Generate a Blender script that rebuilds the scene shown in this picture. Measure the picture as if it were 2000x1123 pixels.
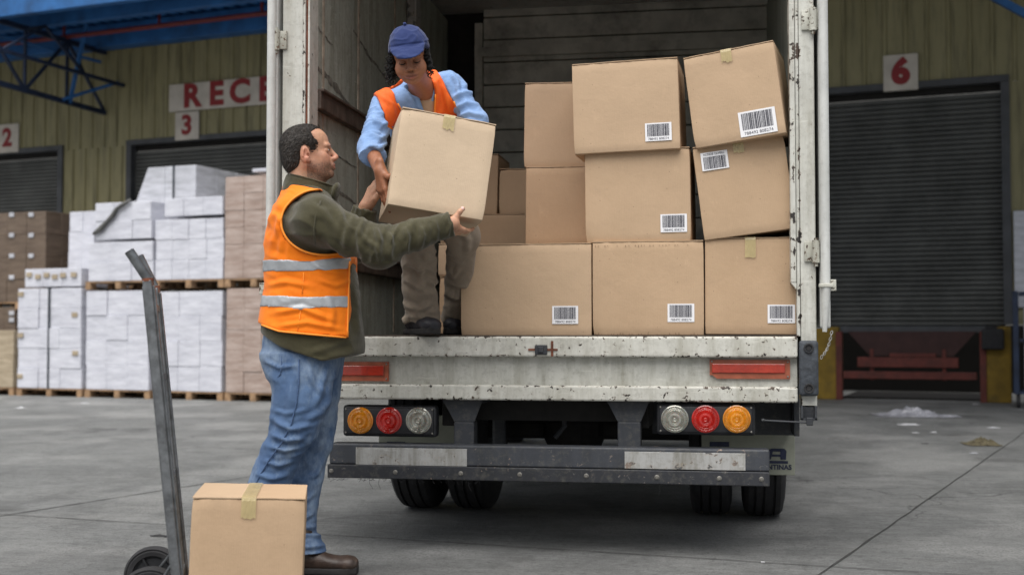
import bpy, bmesh, math, random, numpy as np
from mathutils import Vector, Matrix, noise as mnoise
random.seed(7); rng = np.random.default_rng(7)
S = bpy.context.scene
for o in list(bpy.data.objects): bpy.data.objects.remove(o)
col = S.collection
# ------------------------------------------------------------------ camera
FPX, CX, CY, HOR = 2400.0, 1000.0, 561.5, 650.0
PITCH = math.atan((HOR-CY)/FPX); YAW = math.atan(400/FPX)
CAM = np.array([0, 0, 1.0])
Fv = np.array([-math.sin(YAW)*math.cos(PITCH), math.cos(YAW)*math.cos(PITCH), math.sin(PITCH)])
Rv = np.array([math.cos(YAW), math.sin(YAW), 0.0]); Uv = np.cross(Rv, Fv)
cd = bpy.data.cameras.new('camera'); cam = bpy.data.objects.new('camera', cd); col.objects.link(cam)
cam.matrix_world = Matrix([[Rv[0], Uv[0], -Fv[0], 0], [Rv[1], Uv[1], -Fv[1], 0], [Rv[2], Uv[2], -Fv[2], 1.0], [0, 0, 0, 1]])
cd.sensor_width = 36; cd.lens = FPX/2000*36; cd.clip_start = .05; cd.clip_end = 800
cd.dof.use_dof = True; cd.dof.focus_distance = 5.3; cd.dof.aperture_fstop = 2.4
S.camera = cam
# ------------------------------------------------------------------ light: bright overcast sky
SUN_EL, SUN_AZ = math.radians(66), math.radians(190)      # azimuth clockwise from +Y: behind the camera, a little left
w = bpy.data.worlds.new('World'); S.world = w; w.use_nodes = True
nt = w.node_tree; bg = nt.nodes['Background']; sky = nt.nodes.new('ShaderNodeTexSky')
sky.sky_type = 'NISHITA'; sky.sun_disc = False; sky.sun_elevation = SUN_EL; sky.sun_rotation = SUN_AZ
sky.air_density = 1.0; sky.dust_density = 3.0; sky.ozone_density = 1.0
hsv = nt.nodes.new('ShaderNodeHueSaturation'); hsv.inputs['Saturation'].default_value = .30
nt.links.new(sky.outputs[0], hsv.inputs['Color']); nt.links.new(hsv.outputs[0], bg.inputs[0]); bg.inputs[1].default_value = .09
sd = bpy.data.lights.new('sun', 'SUN'); sd.energy = 3.1; sd.angle = math.radians(75); sd.color = (1, .97, .93)
sun = bpy.data.objects.new('sun', sd); col.objects.link(sun)
sv = Vector((math.sin(SUN_AZ)*math.cos(SUN_EL), math.cos(SUN_AZ)*math.cos(SUN_EL), math.sin(SUN_EL)))
sun.rotation_euler = sv.to_track_quat('Z', 'Y').to_euler()
S.view_settings.view_transform = 'Standard'; S.view_settings.look = 'None'; S.view_settings.gamma = 1
S.view_settings.exposure = 0.48; S.view_settings.use_curve_mapping = False
S.render.engine = 'CYCLES'
S.render.resolution_x = 1024; S.render.resolution_y = 574

# ------------------------------------------------------------------ geometry of the photograph (surveying helpers)
def ray(px, py): return Fv + (px-CX)/FPX*Rv - (py-CY)/FPX*Uv
def at(px, py, d): return CAM + ray(px, py)*d                      # point at camera depth d
def atY(px, py, Y): r = ray(px, py); return CAM + r*(Y/r[1])       # point on the plane world Y
def atZ(px, py, Z=0.0): r = ray(px, py); return CAM + r*((Z-1.0)/r[2])
BANG = -math.radians(13.1); B0 = np.array([2.96, 18.85, 0.0])      # dock building frame: x along the wall, y into it
bu = np.array([math.cos(BANG), math.sin(BANG), 0]); bn = np.array([-math.sin(BANG), math.cos(BANG), 0])
def BL(px, py, yl=0.0):
    r = ray(px, py); t = (yl - (CAM-B0)@bn)/(r@bn); p = CAM + r*t - B0
    return np.array([p@bu, yl, p[2]])

# ------------------------------------------------------------------ object helpers
def tag(o, label=None, cat=None, group=None, kind=None):
    if label: o['label'] = label
    if cat: o['category'] = cat
    if group: o['group'] = group
    if kind: o['kind'] = kind
    return o
def thing(name, label, cat, loc=(0, 0, 0), rz=0.0, group=None):
    o = bpy.data.objects.new(name, None); col.objects.link(o); o.location = loc; o.rotation_euler = (0, 0, rz)
    o.empty_display_size = .1
    return tag(o, label, cat, group)
def link_mesh(name, me, mat=None, parent=None):
    o = bpy.data.objects.new(name, me); col.objects.link(o)
    if mat is not None:
        me.materials.clear(); me.materials.append(mat)
    if parent is not None: o.parent = parent
    return o
class MB:
    """collects shapes, links them as one mesh"""
    def __init__(s): s.bm = bmesh.new()
    def box(s, x0, x1, y0, y1, z0, z1, bev=0.0, seg=2, M=None):
        r = bmesh.ops.create_cube(s.bm, size=1.0); vs = r['verts']
        for v in vs: v.co = Vector(((x0+x1)/2+v.co.x*(x1-x0), (y0+y1)/2+v.co.y*(y1-y0), (z0+z1)/2+v.co.z*(z1-z0)))
        if bev > 0:
            es = list({e for v in vs for e in v.link_edges})
            r2 = bmesh.ops.bevel(s.bm, geom=es, offset=min(bev, abs(x1-x0)*.45, abs(y1-y0)*.45, abs(z1-z0)*.45), segments=seg, affect='EDGES', profile=.5)
            vs = list({v for f in r2['faces'] for v in f.verts} | {v for v in vs if v.is_valid})
        if M is not None:
            for v in vs: v.co = M @ v.co
        return vs
    def bar(s, a, b, w, h=None, up=(0, 0, 1), bev=0.0):
        a = Vector(a); b = Vector(b); h = w if h is None else h; d = b-a; L = d.length; z = d.normalized()
        up = Vector(up)
        if abs(z.dot(up)) > .98: up = Vector((1, 0, 0))
        x = up.cross(z).normalized(); y = z.cross(x)
        M = Matrix([[x.x, y.x, z.x, a.x], [x.y, y.y, z.y, a.y], [x.z, y.z, z.z, a.z], [0, 0, 0, 1]])
        return s.box(-w/2, w/2, -h/2, h/2, 0, L, bev, M=M)
    def tube(s, pts, r, n=10, cap=True):
        pts = [Vector(p) for p in pts]; rs = r if hasattr(r, '__len__') else [r]*len(pts); rings = []
        prev = None
        for i, p in enumerate(pts):
            d = (pts[min(i+1, len(pts)-1)]-pts[max(i-1, 0)]).normalized()
            if prev is None:
                a = Vector((0, 0, 1)) if abs(d.z) < .9 else Vector((1, 0, 0)); x = a.cross(d).normalized()
            else: x = (prev - d*prev.dot(d)).normalized()
            prev = x; y = d.cross(x)
            rings.append([s.bm.verts.new(p + (x*math.cos(t)+y*math.sin(t))*rs[i]) for t in [2*math.pi*k/n for k in range(n)]])
        for A, B in zip(rings, rings[1:]):
            for k in range(n): s.bm.faces.new((A[k], A[(k+1) % n], B[(k+1) % n], B[k]))
        if cap:
            s.bm.faces.new(rings[0][::-1]); s.bm.faces.new(rings[-1])
    def lathe(s, prof, n=32, M=None):
        """prof: list of (r, z) turned about z"""
        M = M or Matrix(); rings = []
        for r, z in prof:
            if r < 1e-6: rings.append([s.bm.verts.new(M @ Vector((0, 0, z)))])
            else: rings.append([s.bm.verts.new(M @ Vector((r*math.cos(2*math.pi*k/n), r*math.sin(2*math.pi*k/n), z))) for k in range(n)])
        for A, B in zip(rings, rings[1:]):
            for k in range(n):
                a0, a1 = A[k % len(A)], A[(k+1) % n if len(A) > 1 else 0]; b0, b1 = B[k % len(B)], B[(k+1) % n if len(B) > 1 else 0]
                q = [a0, a1, b1, b0]; q = [v for i, v in enumerate(q) if v not in q[:i]]
                if len(q) > 2: s.bm.faces.new(q)
    def prism(s, pts, y0, y1, M=None):
        """polygon in x,z extruded along y"""
        M = M or Matrix()
        A = [s.bm.verts.new(M @ Vector((x, y0, z))) for x, z in pts]; B = [s.bm.verts.new(M @ Vector((x, y1, z))) for x, z in pts]
        n = len(pts); s.bm.faces.new(A); s.bm.faces.new(B[::-1])
        for k in range(n): s.bm.faces.new((A[k], B[k], B[(k+1) % n], A[(k+1) % n]))
    def grid(s, fn, nu, nv):
        V = [[s.bm.verts.new(fn(i/nu, j/nv)) for j in range(nv+1)] for i in range(nu+1)]
        for i in range(nu):
            for j in range(nv): s.bm.faces.new((V[i][j], V[i+1][j], V[i+1][j+1], V[i][j+1]))
    def build(s, name, mat=None, parent=None, smooth=False, angle=None):
        bmesh.ops.recalc_face_normals(s.bm, faces=s.bm.faces[:])
        me = bpy.data.meshes.new(name); s.bm.to_mesh(me); s.bm.free()
        if smooth or angle: me.shade_smooth()
        if angle: me.set_sharp_from_angle(angle=math.radians(angle))
        return link_mesh(name, me, mat, parent)
def text_mesh(body, size, name, mat, parent, M, ext=.001, bold=0.0, align='CENTER', sx=1.0):
    cu = bpy.data.curves.new('t', 'FONT'); cu.body = body; cu.size = size; cu.extrude = ext; cu.offset = bold
    cu.align_x = align; cu.align_y = 'CENTER'; cu.resolution_u = 4
    t = bpy.data.objects.new('t', cu); col.objects.link(t)
    dg = bpy.context.evaluated_depsgraph_get(); me = bpy.data.meshes.new_from_object(t.evaluated_get(dg))
    bpy.data.objects.remove(t); me.transform(M @ Matrix.Diagonal((sx, 1, 1, 1)))
    return link_mesh(name, me, mat, parent)
FACE = Matrix(((1, 0, 0, 0), (0, 0, -1, 0), (0, 1, 0, 0), (0, 0, 0, 1)))   # text in xy -> standing in xz, facing -y

# ------------------------------------------------------------------ materials
def nodes(name):
    m = bpy.data.materials.new(name); m.use_nodes = True; nt = m.node_tree
    return m, nt, nt.nodes['Principled BSDF']
class G:
    def __init__(s, nt, space='Object'):
        s.nt = nt; s.tc = nt.nodes.new('ShaderNodeTexCoord').outputs[space]
    def n(s, t, **k):
        x = s.nt.nodes.new(t)
        for a, b in k.items():
            if a.startswith('i_'): x.inputs[a[2:].replace('_', ' ')].default_value = b
            else: setattr(x, a, b)
        return x
    def l(s, a, b): s.nt.links.new(a, b)
    def vec(s, sc=(1, 1, 1), rot=(0, 0, 0), loc=(0, 0, 0)):
        m = s.n('ShaderNodeMapping'); m.inputs['Scale'].default_value = sc; m.inputs['Rotation'].default_value = rot; m.inputs['Location'].default_value = loc
        s.l(s.tc, m.inputs['Vector']); return m.outputs[0]
    def noise(s, scale, detail=3, rough=.55, sc=(1, 1, 1), dist=0, rot=(0, 0, 0), loc=(0, 0, 0)):
        x = s.n('ShaderNodeTexNoise'); x.inputs['Scale'].default_value = scale; x.inputs['Detail'].default_value = detail
        x.inputs['Roughness'].default_value = rough; x.inputs['Distortion'].default_value = dist
        s.l(s.vec(sc, rot, loc), x.inputs['Vector']); return x.outputs[0]
    def voro(s, scale, sc=(1, 1, 1), feature='F1', out='Distance'):
        x = s.n('ShaderNodeTexVoronoi'); x.feature = feature; x.inputs['Scale'].default_value = scale
        s.l(s.vec(sc), x.inputs['Vector']); return x.outputs[out]
    def ramp(s, fac, a, b, c0=(0, 0, 0), c1=(1, 1, 1)):
        x = s.n('ShaderNodeMapRange'); x.clamp = True; x.inputs[1].default_value = a; x.inputs[2].default_value = b
        s.l(fac, x.inputs[0]); return x.outputs[0]
    def mix(s, fac, a, b, blend='MIX'):
        x = s.n('ShaderNodeMix'); x.data_type = 'RGBA'; x.blend_type = blend; x.clamp_factor = True
        for v, i in ((fac, 0), (a, 6), (b, 7)):
            if isinstance(v, (int, float)): x.inputs[i].default_value = v
            elif isinstance(v, tuple): x.inputs[i].default_value = (*v, 1)
            else: s.l(v, x.inputs[i])
        return x.outputs[2]
    def math(s, op, a, b=0.0):
        x = s.n('ShaderNodeMath'); x.operation = op
        for v, i in ((a, 0), (b, 1)):
            if isinstance(v, (int, float)): x.inputs[i].default_value = v
            else: s.l(v, x.inputs[i])
        return x.outputs[0]
    def sep(s, ax):
        x = s.n('ShaderNodeSeparateXYZ'); s.l(s.tc, x.inputs[0]); return x.outputs[ax]
    def bump(s, h, dist, strength=1.0, prev=None):
        x = s.n('ShaderNodeBump'); x.inputs['Distance'].default_value = dist; x.inputs['Strength'].default_value = strength
        s.l(h, x.inputs['Height'])
        if prev is not None: s.l(prev, x.inputs['Normal'])
        return x.outputs[0]
def simple(name, c, rough=.6, metal=0.0, var=.12, scale=8, bump=0.0, bscale=60, spec=.4, coat=0.0, dirt=None):
    m, nt, p = nodes(name); g = G(nt)
    n1 = g.noise(scale, 5, .6)
    lo = tuple(x*(1-var) for x in c); hi = tuple(min(x*(1+var), 1) for x in c)
    cc = g.mix(g.ramp(n1, .3, .7), lo, hi)
    if dirt: cc = g.mix(g.math('MULTIPLY', g.ramp(g.noise(scale*.7, 6, .7, loc=(3, 1, 2)), .5, .75), dirt[1]), cc, dirt[0])
    g.l(cc, p.inputs['Base Color']); p.inputs['Roughness'].default_value = rough; p.inputs['Metallic'].default_value = metal
    p.inputs['Specular IOR Level'].default_value = spec; p.inputs['Coat Weight'].default_value = coat
    if bump: g.l(g.bump(g.noise(bscale, 5, .6), bump), p.inputs['Normal'])
    return m
def m_card(name, c, var=.08, spk=1.0):
    m, nt, p = nodes(name); g = G(nt)
    inf = g.n('ShaderNodeObjectInfo').outputs['Random']
    c_lo = g.mix(inf, tuple(x*k for x, k in zip(c, (.90, .86, .80))), tuple(x*k for x, k in zip(c, (1.03, 1.05, 1.06))))
    cc = g.mix(g.ramp(g.noise(3.5, 5, .6), .25, .75), c_lo, g.mix(.5, c_lo, tuple(x*(1+var*2) for x in c)))
    cc = g.mix(g.math('MULTIPLY', g.ramp(g.noise(420, 3, .7), .35, .75), .25), cc, tuple(x*.72 for x in c))
    cc = g.mix(g.math('MULTIPLY', g.ramp(g.noise(60, 3, .6, sc=(6, 6, .5)), .4, .7), .14), cc, tuple(min(1, x*1.2) for x in c))
    sp = g.math('MULTIPLY', g.math('SUBTRACT', 1.0, g.ramp(g.voro(30), .035, .07)), g.ramp(g.noise(9, 2), .46, .52))
    cc = g.mix(g.math('MULTIPLY', sp, .75*spk), cc, (.10, .06, .04))
    sm = g.ramp(g.noise(6, 6, .7, sc=(1, 1, 2.2), loc=(5, 2, 1)), .58, .8)
    cc = g.mix(g.math('MULTIPLY', sm, .3), cc, tuple(x*.6 for x in c))
    wv = g.n('ShaderNodeTexWave'); wv.inputs['Scale'].default_value = 40; wv.inputs['Distortion'].default_value = .8; g.l(g.vec(), wv.inputs['Vector'])
    cc = g.mix(g.math('MULTIPLY', g.math('MULTIPLY', wv.outputs[1], g.ramp(g.noise(4, 2, loc=(9, 0, 3)), .4, .6)), .10), cc, tuple(x*.6 for x in c))
    fl = g.ramp(g.noise(30, 6, .75, sc=(1, 1, .35), loc=(2, 7, 5)), .60, .72); cc = g.mix(g.math('MULTIPLY', fl, .35), cc, tuple(min(1, x*1.25) for x in c))
    g.l(cc, p.inputs['Base Color']); p.inputs['Roughness'].default_value = .78; p.inputs['Specular IOR Level'].default_value = .25
    w = g.n('ShaderNodeTexWave'); w.inputs['Scale'].default_value = 55; w.inputs['Distortion'].default_value = .6; g.l(g.vec(), w.inputs['Vector'])
    b = g.bump(w.outputs[1], .0001, .5); b = g.bump(g.noise(14, 4, .6), .004, .6, b); b = g.bump(g.noise(260, 3), .0004, .5, b)
    g.l(b, p.inputs['Normal']); return m
def m_chipped(name, c, chips=.62, cscale=16, grime=.5, edge=None, xedge=None, rust=(.030, .026, .024), rough=.48):
    """old paint with chips, streaks and dirt; edge=(z0,z1,...) heights near which more paint is gone"""
    m, nt, p = nodes(name); g = G(nt, 'Object')
    base = g.mix(g.ramp(g.noise(2.2, 6, .65), .3, .72), tuple(x*.80 for x in c), tuple(min(1, x*1.08) for x in c))
    st = g.noise(9, 6, .7, sc=(1.5, 1.5, .22), loc=(1, 4, 0))
    base = g.mix(g.math('MULTIPLY', g.ramp(st, .44, .70), grime), base, tuple(x*k for x, k in zip(c, (.46, .44, .38))))
    sm = g.noise(30, 5, .75, loc=(2, 2, 9)); base = g.mix(g.math('MULTIPLY', g.ramp(sm, .50, .74), .55*grime+.1), base, (.16, .15, .12)); sc_ = g.ramp(g.noise(16, 5, .7, sc=(.3, 1, 3), rot=(0, .6, 0), loc=(3, 0, 5)), .60, .66); base = g.mix(g.math('MULTIPLY', sc_, .35*grime), base, tuple(min(1, x*1.5) for x in c))
    th = chips
    n = g.noise(cscale, 7, .62, dist=.3)
    if edge:
        z = g.sep(2); f = None
        for e in edge:
            q = g.math('SUBTRACT', 1.0, g.ramp(g.math('ABSOLUTE', g.math('SUBTRACT', z, e)), .0, .018))
            f = q if f is None else g.math('MAXIMUM', f, q)
        n = g.math('ADD', n, g.math('MULTIPLY', f, .085))
    if xedge:
        z = g.sep(0); f = None
        for e in xedge:
            q = g.math('SUBTRACT', 1.0, g.ramp(g.math('ABSOLUTE', g.math('SUBTRACT', z, e)), .0, .016))
            f = q if f is None else g.math('MAXIMUM', f, q)
        n = g.math('ADD', n, g.math('MULTIPLY', f, .115))
    ch = g.ramp(n, th, th+.012); halo = g.ramp(n, th-.04, th+.02)
    rr = g.mix(g.ramp(g.noise(7, 4), .5, .65), rust, tuple(x*2.0 for x in (rust[0]*1.3, rust[1], rust[2]*.8)))
    base = g.mix(g.math('MULTIPLY', halo, .35), base, (.35, .24, .14) if c[0] > .2 else tuple(x*1.3 for x in c)); base = g.mix(ch, base, rr)
    g.l(base, p.inputs['Base Color']); p.inputs['Roughness'].default_value = rough; p.inputs['Specular IOR Level'].default_value = .4
    b = g.bump(g.math('SUBTRACT', 1.0, ch), .0012, .8); b = g.bump(g.noise(5, 4), .006, .5, b); b = g.bump(sm, .0012, .8, b)
    g.l(b, p.inputs['Normal']); return m
def m_attr(name, rough=.5, bump=.0006, bscale=500, sss=0.0, spec=.4, sheen=0.0, mult=None, bump2=None):
    m, nt, p = nodes(name); g = G(nt)
    a = g.n('ShaderNodeAttribute'); a.attribute_name = 'Col'; cc = a.outputs['Color']
    cc = g.mix(g.math('MULTIPLY', g.ramp(g.noise(70, 5, .7), .35, .7), .22), cc, (0, 0, 0))
    g.l(cc, p.inputs['Base Color']); p.inputs['Roughness'].default_value = rough; p.inputs['Specular IOR Level'].default_value = spec
    p.inputs['Subsurface Weight'].default_value = sss; p.inputs['Subsurface Radius'].default_value = (1, .35, .2); p.inputs['Subsurface Scale'].default_value = .006
    b = g.bump(g.noise(bscale, 3), bump)
    g.l(b, p.inputs['Normal']); return m
def m_cloth(name, c, c2=None, rough=.85, weave=700, bump=.0006, fold=.004, fscale=14, sheen=.1, worn=None, transl=0.0, fsc=(1, 1, 1), cre=.8):
    m, nt, p = nodes(name); g = G(nt)
    c2 = c2 or tuple(x*1.25 for x in c)
    cc = g.mix(g.ramp(g.noise(9, 6, .65), .3, .7), c, c2)
    cc = g.mix(g.math('MULTIPLY', g.ramp(g.noise(weave, 3, .6), .3, .75), .4), cc, tuple(x*.55 for x in c))
    if worn: cc = g.mix(g.math('MULTIPLY', g.ramp(g.noise(worn[1], 7, .72, sc=worn[2]), .45, .72), worn[3]), cc, worn[0])
    g.l(cc, p.inputs['Base Color']); p.inputs['Roughness'].default_value = rough; p.inputs['Specular IOR Level'].default_value = .2
    p.inputs['Sheen Weight'].default_value = sheen; p.inputs['Sheen Roughness'].default_value = .5
    b = g.bump(g.noise(weave, 3), bump); b = g.bump(g.noise(fscale, 3, .5, sc=fsc, dist=1.2), fold, .7, b)
    g.l(b, p.inputs['Normal']); return m

MAT = {}
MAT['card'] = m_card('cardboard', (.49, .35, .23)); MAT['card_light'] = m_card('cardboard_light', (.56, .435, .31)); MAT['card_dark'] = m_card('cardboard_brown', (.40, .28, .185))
MAT['card_edge'] = simple('cardboard_core', (.16, .10, .065), .9)
MAT['tape'] = simple('packing_tape', (.54, .44, .22), .25, var=.12, scale=20, bump=.0006, bscale=40, spec=.6)
MAT['label'] = simple('label_paper', (.80, .80, .82), .5, var=.03); MAT['ink'] = simple('label_ink', (.015, .015, .03), .5)
CW = (.60, .60, .55)
MAT['white_post'] = m_chipped('chipped_white_post', CW, chips=.66, cscale=20, grime=.6, xedge=(-1.138, 1.132, 1.150, 1.172))
MAT['white_sill'] = m_chipped('chipped_white_sill', (.60, .595, .54), chips=.635, cscale=44, grime=.6, edge=(.986, .892, .69, .762))
MAT['white_panel'] = m_chipped('white_panel', (.55, .55, .50), chips=.70, cscale=55, grime=.7)
MAT['white_door'] = m_chipped('white_door', (.60, .61, .59), chips=.70, cscale=12, grime=.3)
MAT['hinge'] = m_chipped('hinge_paint', (.50, .50, .44), chips=.58, cscale=60, grime=.7, rust=(.045, .028, .018))
MAT['rust'] = simple('rusty_steel', (.16, .055, .03), .85, var=.5, scale=30, bump=.001)
MAT['wall_in'] = m_chipped('truck_inner_wall', (.40, .425, .375), chips=.77, cscale=8, grime=.9, rust=(.03, .025, .02), rough=.7)
MAT['wall_seam'] = simple('seam_strip', (.34, .29, .23), .7, var=.4, scale=20)
MAT['rail_in'] = simple('inner_rail', (.10, .075, .06), .6, var=.5, scale=14, bump=.001, dirt=((.04, .03, .02), .6))
MAT['slat'] = simple('front_slats', (.50, .495, .44), .6, var=.25, scale=5, bump=.001, dirt=((.05, .045, .04), .7))
MAT['floor_in'] = simple('truck_floor', (.06, .045, .035), .8, var=.4, scale=10, bump=.001)
MAT['dark_metal'] = m_chipped('dark_chassis_paint', (.038, .042, .05), chips=.70, cscale=30, grime=.5, rust=(.10, .09, .085), rough=.55)
MAT['bumper'] = m_chipped('bumper_paint', (.05, .055, .066), chips=.635, cscale=34, grime=.5, rust=(.10, .10, .10), rough=.5)
MAT['bumper_low'] = m_chipped('bumper_strip', (.028, .03, .036), chips=.65, cscale=40, grime=.5, rust=(.08, .08, .08), rough=.6)
MAT['plate'] = m_chipped('worn_reflector_plate', (.40, .40, .39), chips=.60, cscale=18, grime=1.0, rust=(.10, .10, .10), rough=.4)
MAT['black_plastic'] = simple('black_plastic', (.018, .019, .022), .45, var=.4, scale=30, bump=.0008, bscale=90)
MAT['rubber'] = simple('rubber', (.022, .022, .024), .8, var=.3, scale=20, bump=.0015, bscale=40, dirt=((.06, .055, .05), .5))
MAT['buffer'] = simple('rubber_buffer', (.045, .052, .062), .65, var=.4, scale=40, bump=.003, bscale=50)
MAT['flap'] = simple('mud_flap', (.26, .27, .22), .75, var=.2, scale=4, bump=.002, bscale=8, dirt=((.12, .12, .10), .6))
MAT['flap_ink'] = simple('mud_flap_print', (.022, .028, .06), .7, var=.3, scale=40)
MAT['scrape'] = simple('wall_scrape', (.15, .145, .125), .8, var=.7, scale=30)
MAT['tape'].node_tree.nodes['Principled BSDF'].inputs['Alpha'].default_value = .72
MAT['steel'] = simple('galvanised_steel', (.20, .21, .22), .38, metal=.75, var=.35, scale=24, bump=.0008, bscale=60, dirt=((.06, .055, .05), .6))
MAT['bolt'] = simple('bolt', (.22, .21, .19), .45, metal=.6, var=.3, scale=60)
MAT['under'] = simple('underbody', (.02, .019, .018), .85, var=.4, scale=10)
def m_lens(name, c, rough=.12):
    m, nt, p = nodes(name); g = G(nt)
    cc = g.mix(g.ramp(g.noise(14, 4, .6), .35, .7), tuple(x*.75 for x in c), tuple(min(1, x*1.15) for x in c))
    cc = g.mix(g.math('MULTIPLY', g.ramp(g.noise(60, 5, .7), .45, .72), .5), cc, tuple(x*.35 for x in c))
    g.l(cc, p.inputs['Base Color']); p.inputs['Roughness'].default_value = rough; p.inputs['Coat Weight'].default_value = .7
    p.inputs['Subsurface Weight'].default_value = .25; p.inputs['Subsurface Scale'].default_value = .01
    return m
MAT['amber'] = m_lens('amber_lens', (.72, .27, .015)); MAT['red'] = m_lens('red_lens', (.50, .018, .012)); MAT['clear'] = m_lens('clear_lens', (.36, .355, .31))
MAT['reflector'] = m_lens('red_reflector', (.44, .035, .014), .25); MAT['reflector_frame'] = simple('reflector_frame', (.30, .085, .045), .4, var=.3, scale=20)
# building
def m_ribbed():
    m, nt, p = nodes('ribbed_wall_sheet'); g = G(nt)
    cc = g.mix(g.ramp(g.noise(1.2, 6, .65, sc=(1.5, 1, .3)), .3, .7), (.20, .178, .085), (.29, .262, .14))
    cc = g.mix(g.math('MULTIPLY', g.ramp(g.noise(3, 6, .7, sc=(3, 1, .25), loc=(4, 0, 1)), .48, .7), .7), cc, (.055, .05, .025))
    g.l(cc, p.inputs['Base Color']); p.inputs['Roughness'].default_value = .6
    g.l(g.bump(g.noise(6, 4), .01), p.inputs['Normal']); return m
MAT['ribbed'] = m_ribbed()
MAT['clear'].node_tree.nodes['Principled BSDF'].inputs['Metallic'].default_value = .45
MAT['shutter'] = simple('shutter_steel', (.085, .087, .082), .6, var=.3, scale=1.5, dirt=((.022, .022, .02), .6))
MAT['shutter_side'] = simple('shutter_guide', (.06, .063, .068), .6, var=.3, scale=3)
MAT['blue'] = simple('blue_steel_paint', (.022, .11, .30), .55, var=.3, scale=3, dirt=((.02, .03, .05), .6))
MAT['blue_light'] = simple('blue_fascia', (.10, .25, .38), .6, var=.3, scale=2.5, dirt=((.04, .07, .10), .7))
MAT['blue_dark'] = simple('dark_truss_paint', (.012, .022, .05), .6, var=.4, scale=5)
MAT['red_pipe'] = simple('red_pipe_paint', (.14, .02, .02), .5, var=.3)
MAT['sign'] = simple('sign_board', (.50, .46, .40), .6, var=.15, scale=3, dirt=((.25, .22, .17), .5)); MAT['sign_red'] = simple('sign_lettering', (.22, .012, .014), .5)
MAT['yellow'] = simple('yellow_dock_paint', (.20, .125, .012), .7, var=.3, scale=5, bump=.003, bscale=12, dirt=((.06, .045, .015), .8))
MAT['leveller'] = simple('red_leveller_paint', (.11, .024, .017), .65, var=.35, scale=6, dirt=((.04, .02, .015), .7))
MAT['dark_red'] = simple('dark_red_plate', (.045, .02, .018), .75, var=.3, scale=4)
MAT['pit'] = simple('dock_pit', (.012, .011, .01), .9)
MAT['wood'] = simple('pallet_wood', (.33, .21, .12), .8, var=.35, scale=12, bump=.002, bscale=30, dirt=((.12, .08, .05), .5))
def m_wrap(name, c, c2, seam=(.5, .5, .54)):
    m, nt, p = nodes(name); g = G(nt)
    cc = g.mix(g.ramp(g.noise(5, 6, .65, sc=(.6, .6, 3)), .3, .72), c, c2)
    cc = g.mix(g.math('MULTIPLY', g.ramp(g.noise(14, 6, .75, sc=(.4, .4, 3), dist=1), .55, .8), .5), cc, tuple(x*.6 for x in c))
    g.l(cc, p.inputs['Base Color']); p.inputs['Roughness'].default_value = .32; p.inputs['Coat Weight'].default_value = .3; p.inputs['Coat Roughness'].default_value = .2
    b = g.bump(g.noise(3.5, 4, .55, sc=(1, 1, 1.6), dist=.5), .025, .6); b = g.bump(g.noise(16, 5, .65, sc=(.6, .6, 1.6)), .003, .5, b)
    g.l(b, p.inputs['Normal']); return m
MAT['wrap_white'] = m_wrap('white_wrapped_cartons', (.50, .51, .57), (.70, .71, .77)); MAT['wrap_pink'] = m_wrap('film_over_brown_cartons', (.30, .215, .175), (.50, .41, .365))
MAT['wrap_grey'] = m_wrap('grey_film', (.36, .37, .40), (.6, .61, .66)); MAT['wrap_brown'] = m_wrap('film_over_dark_cartons', (.10, .07, .05), (.17, .125, .09)); MAT['wrap_beige'] = m_wrap('film_over_beige', (.30, .24, .16), (.48, .40, .29))
MAT['strap'] = simple('black_strap', (.04, .05, .06), .5)
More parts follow.
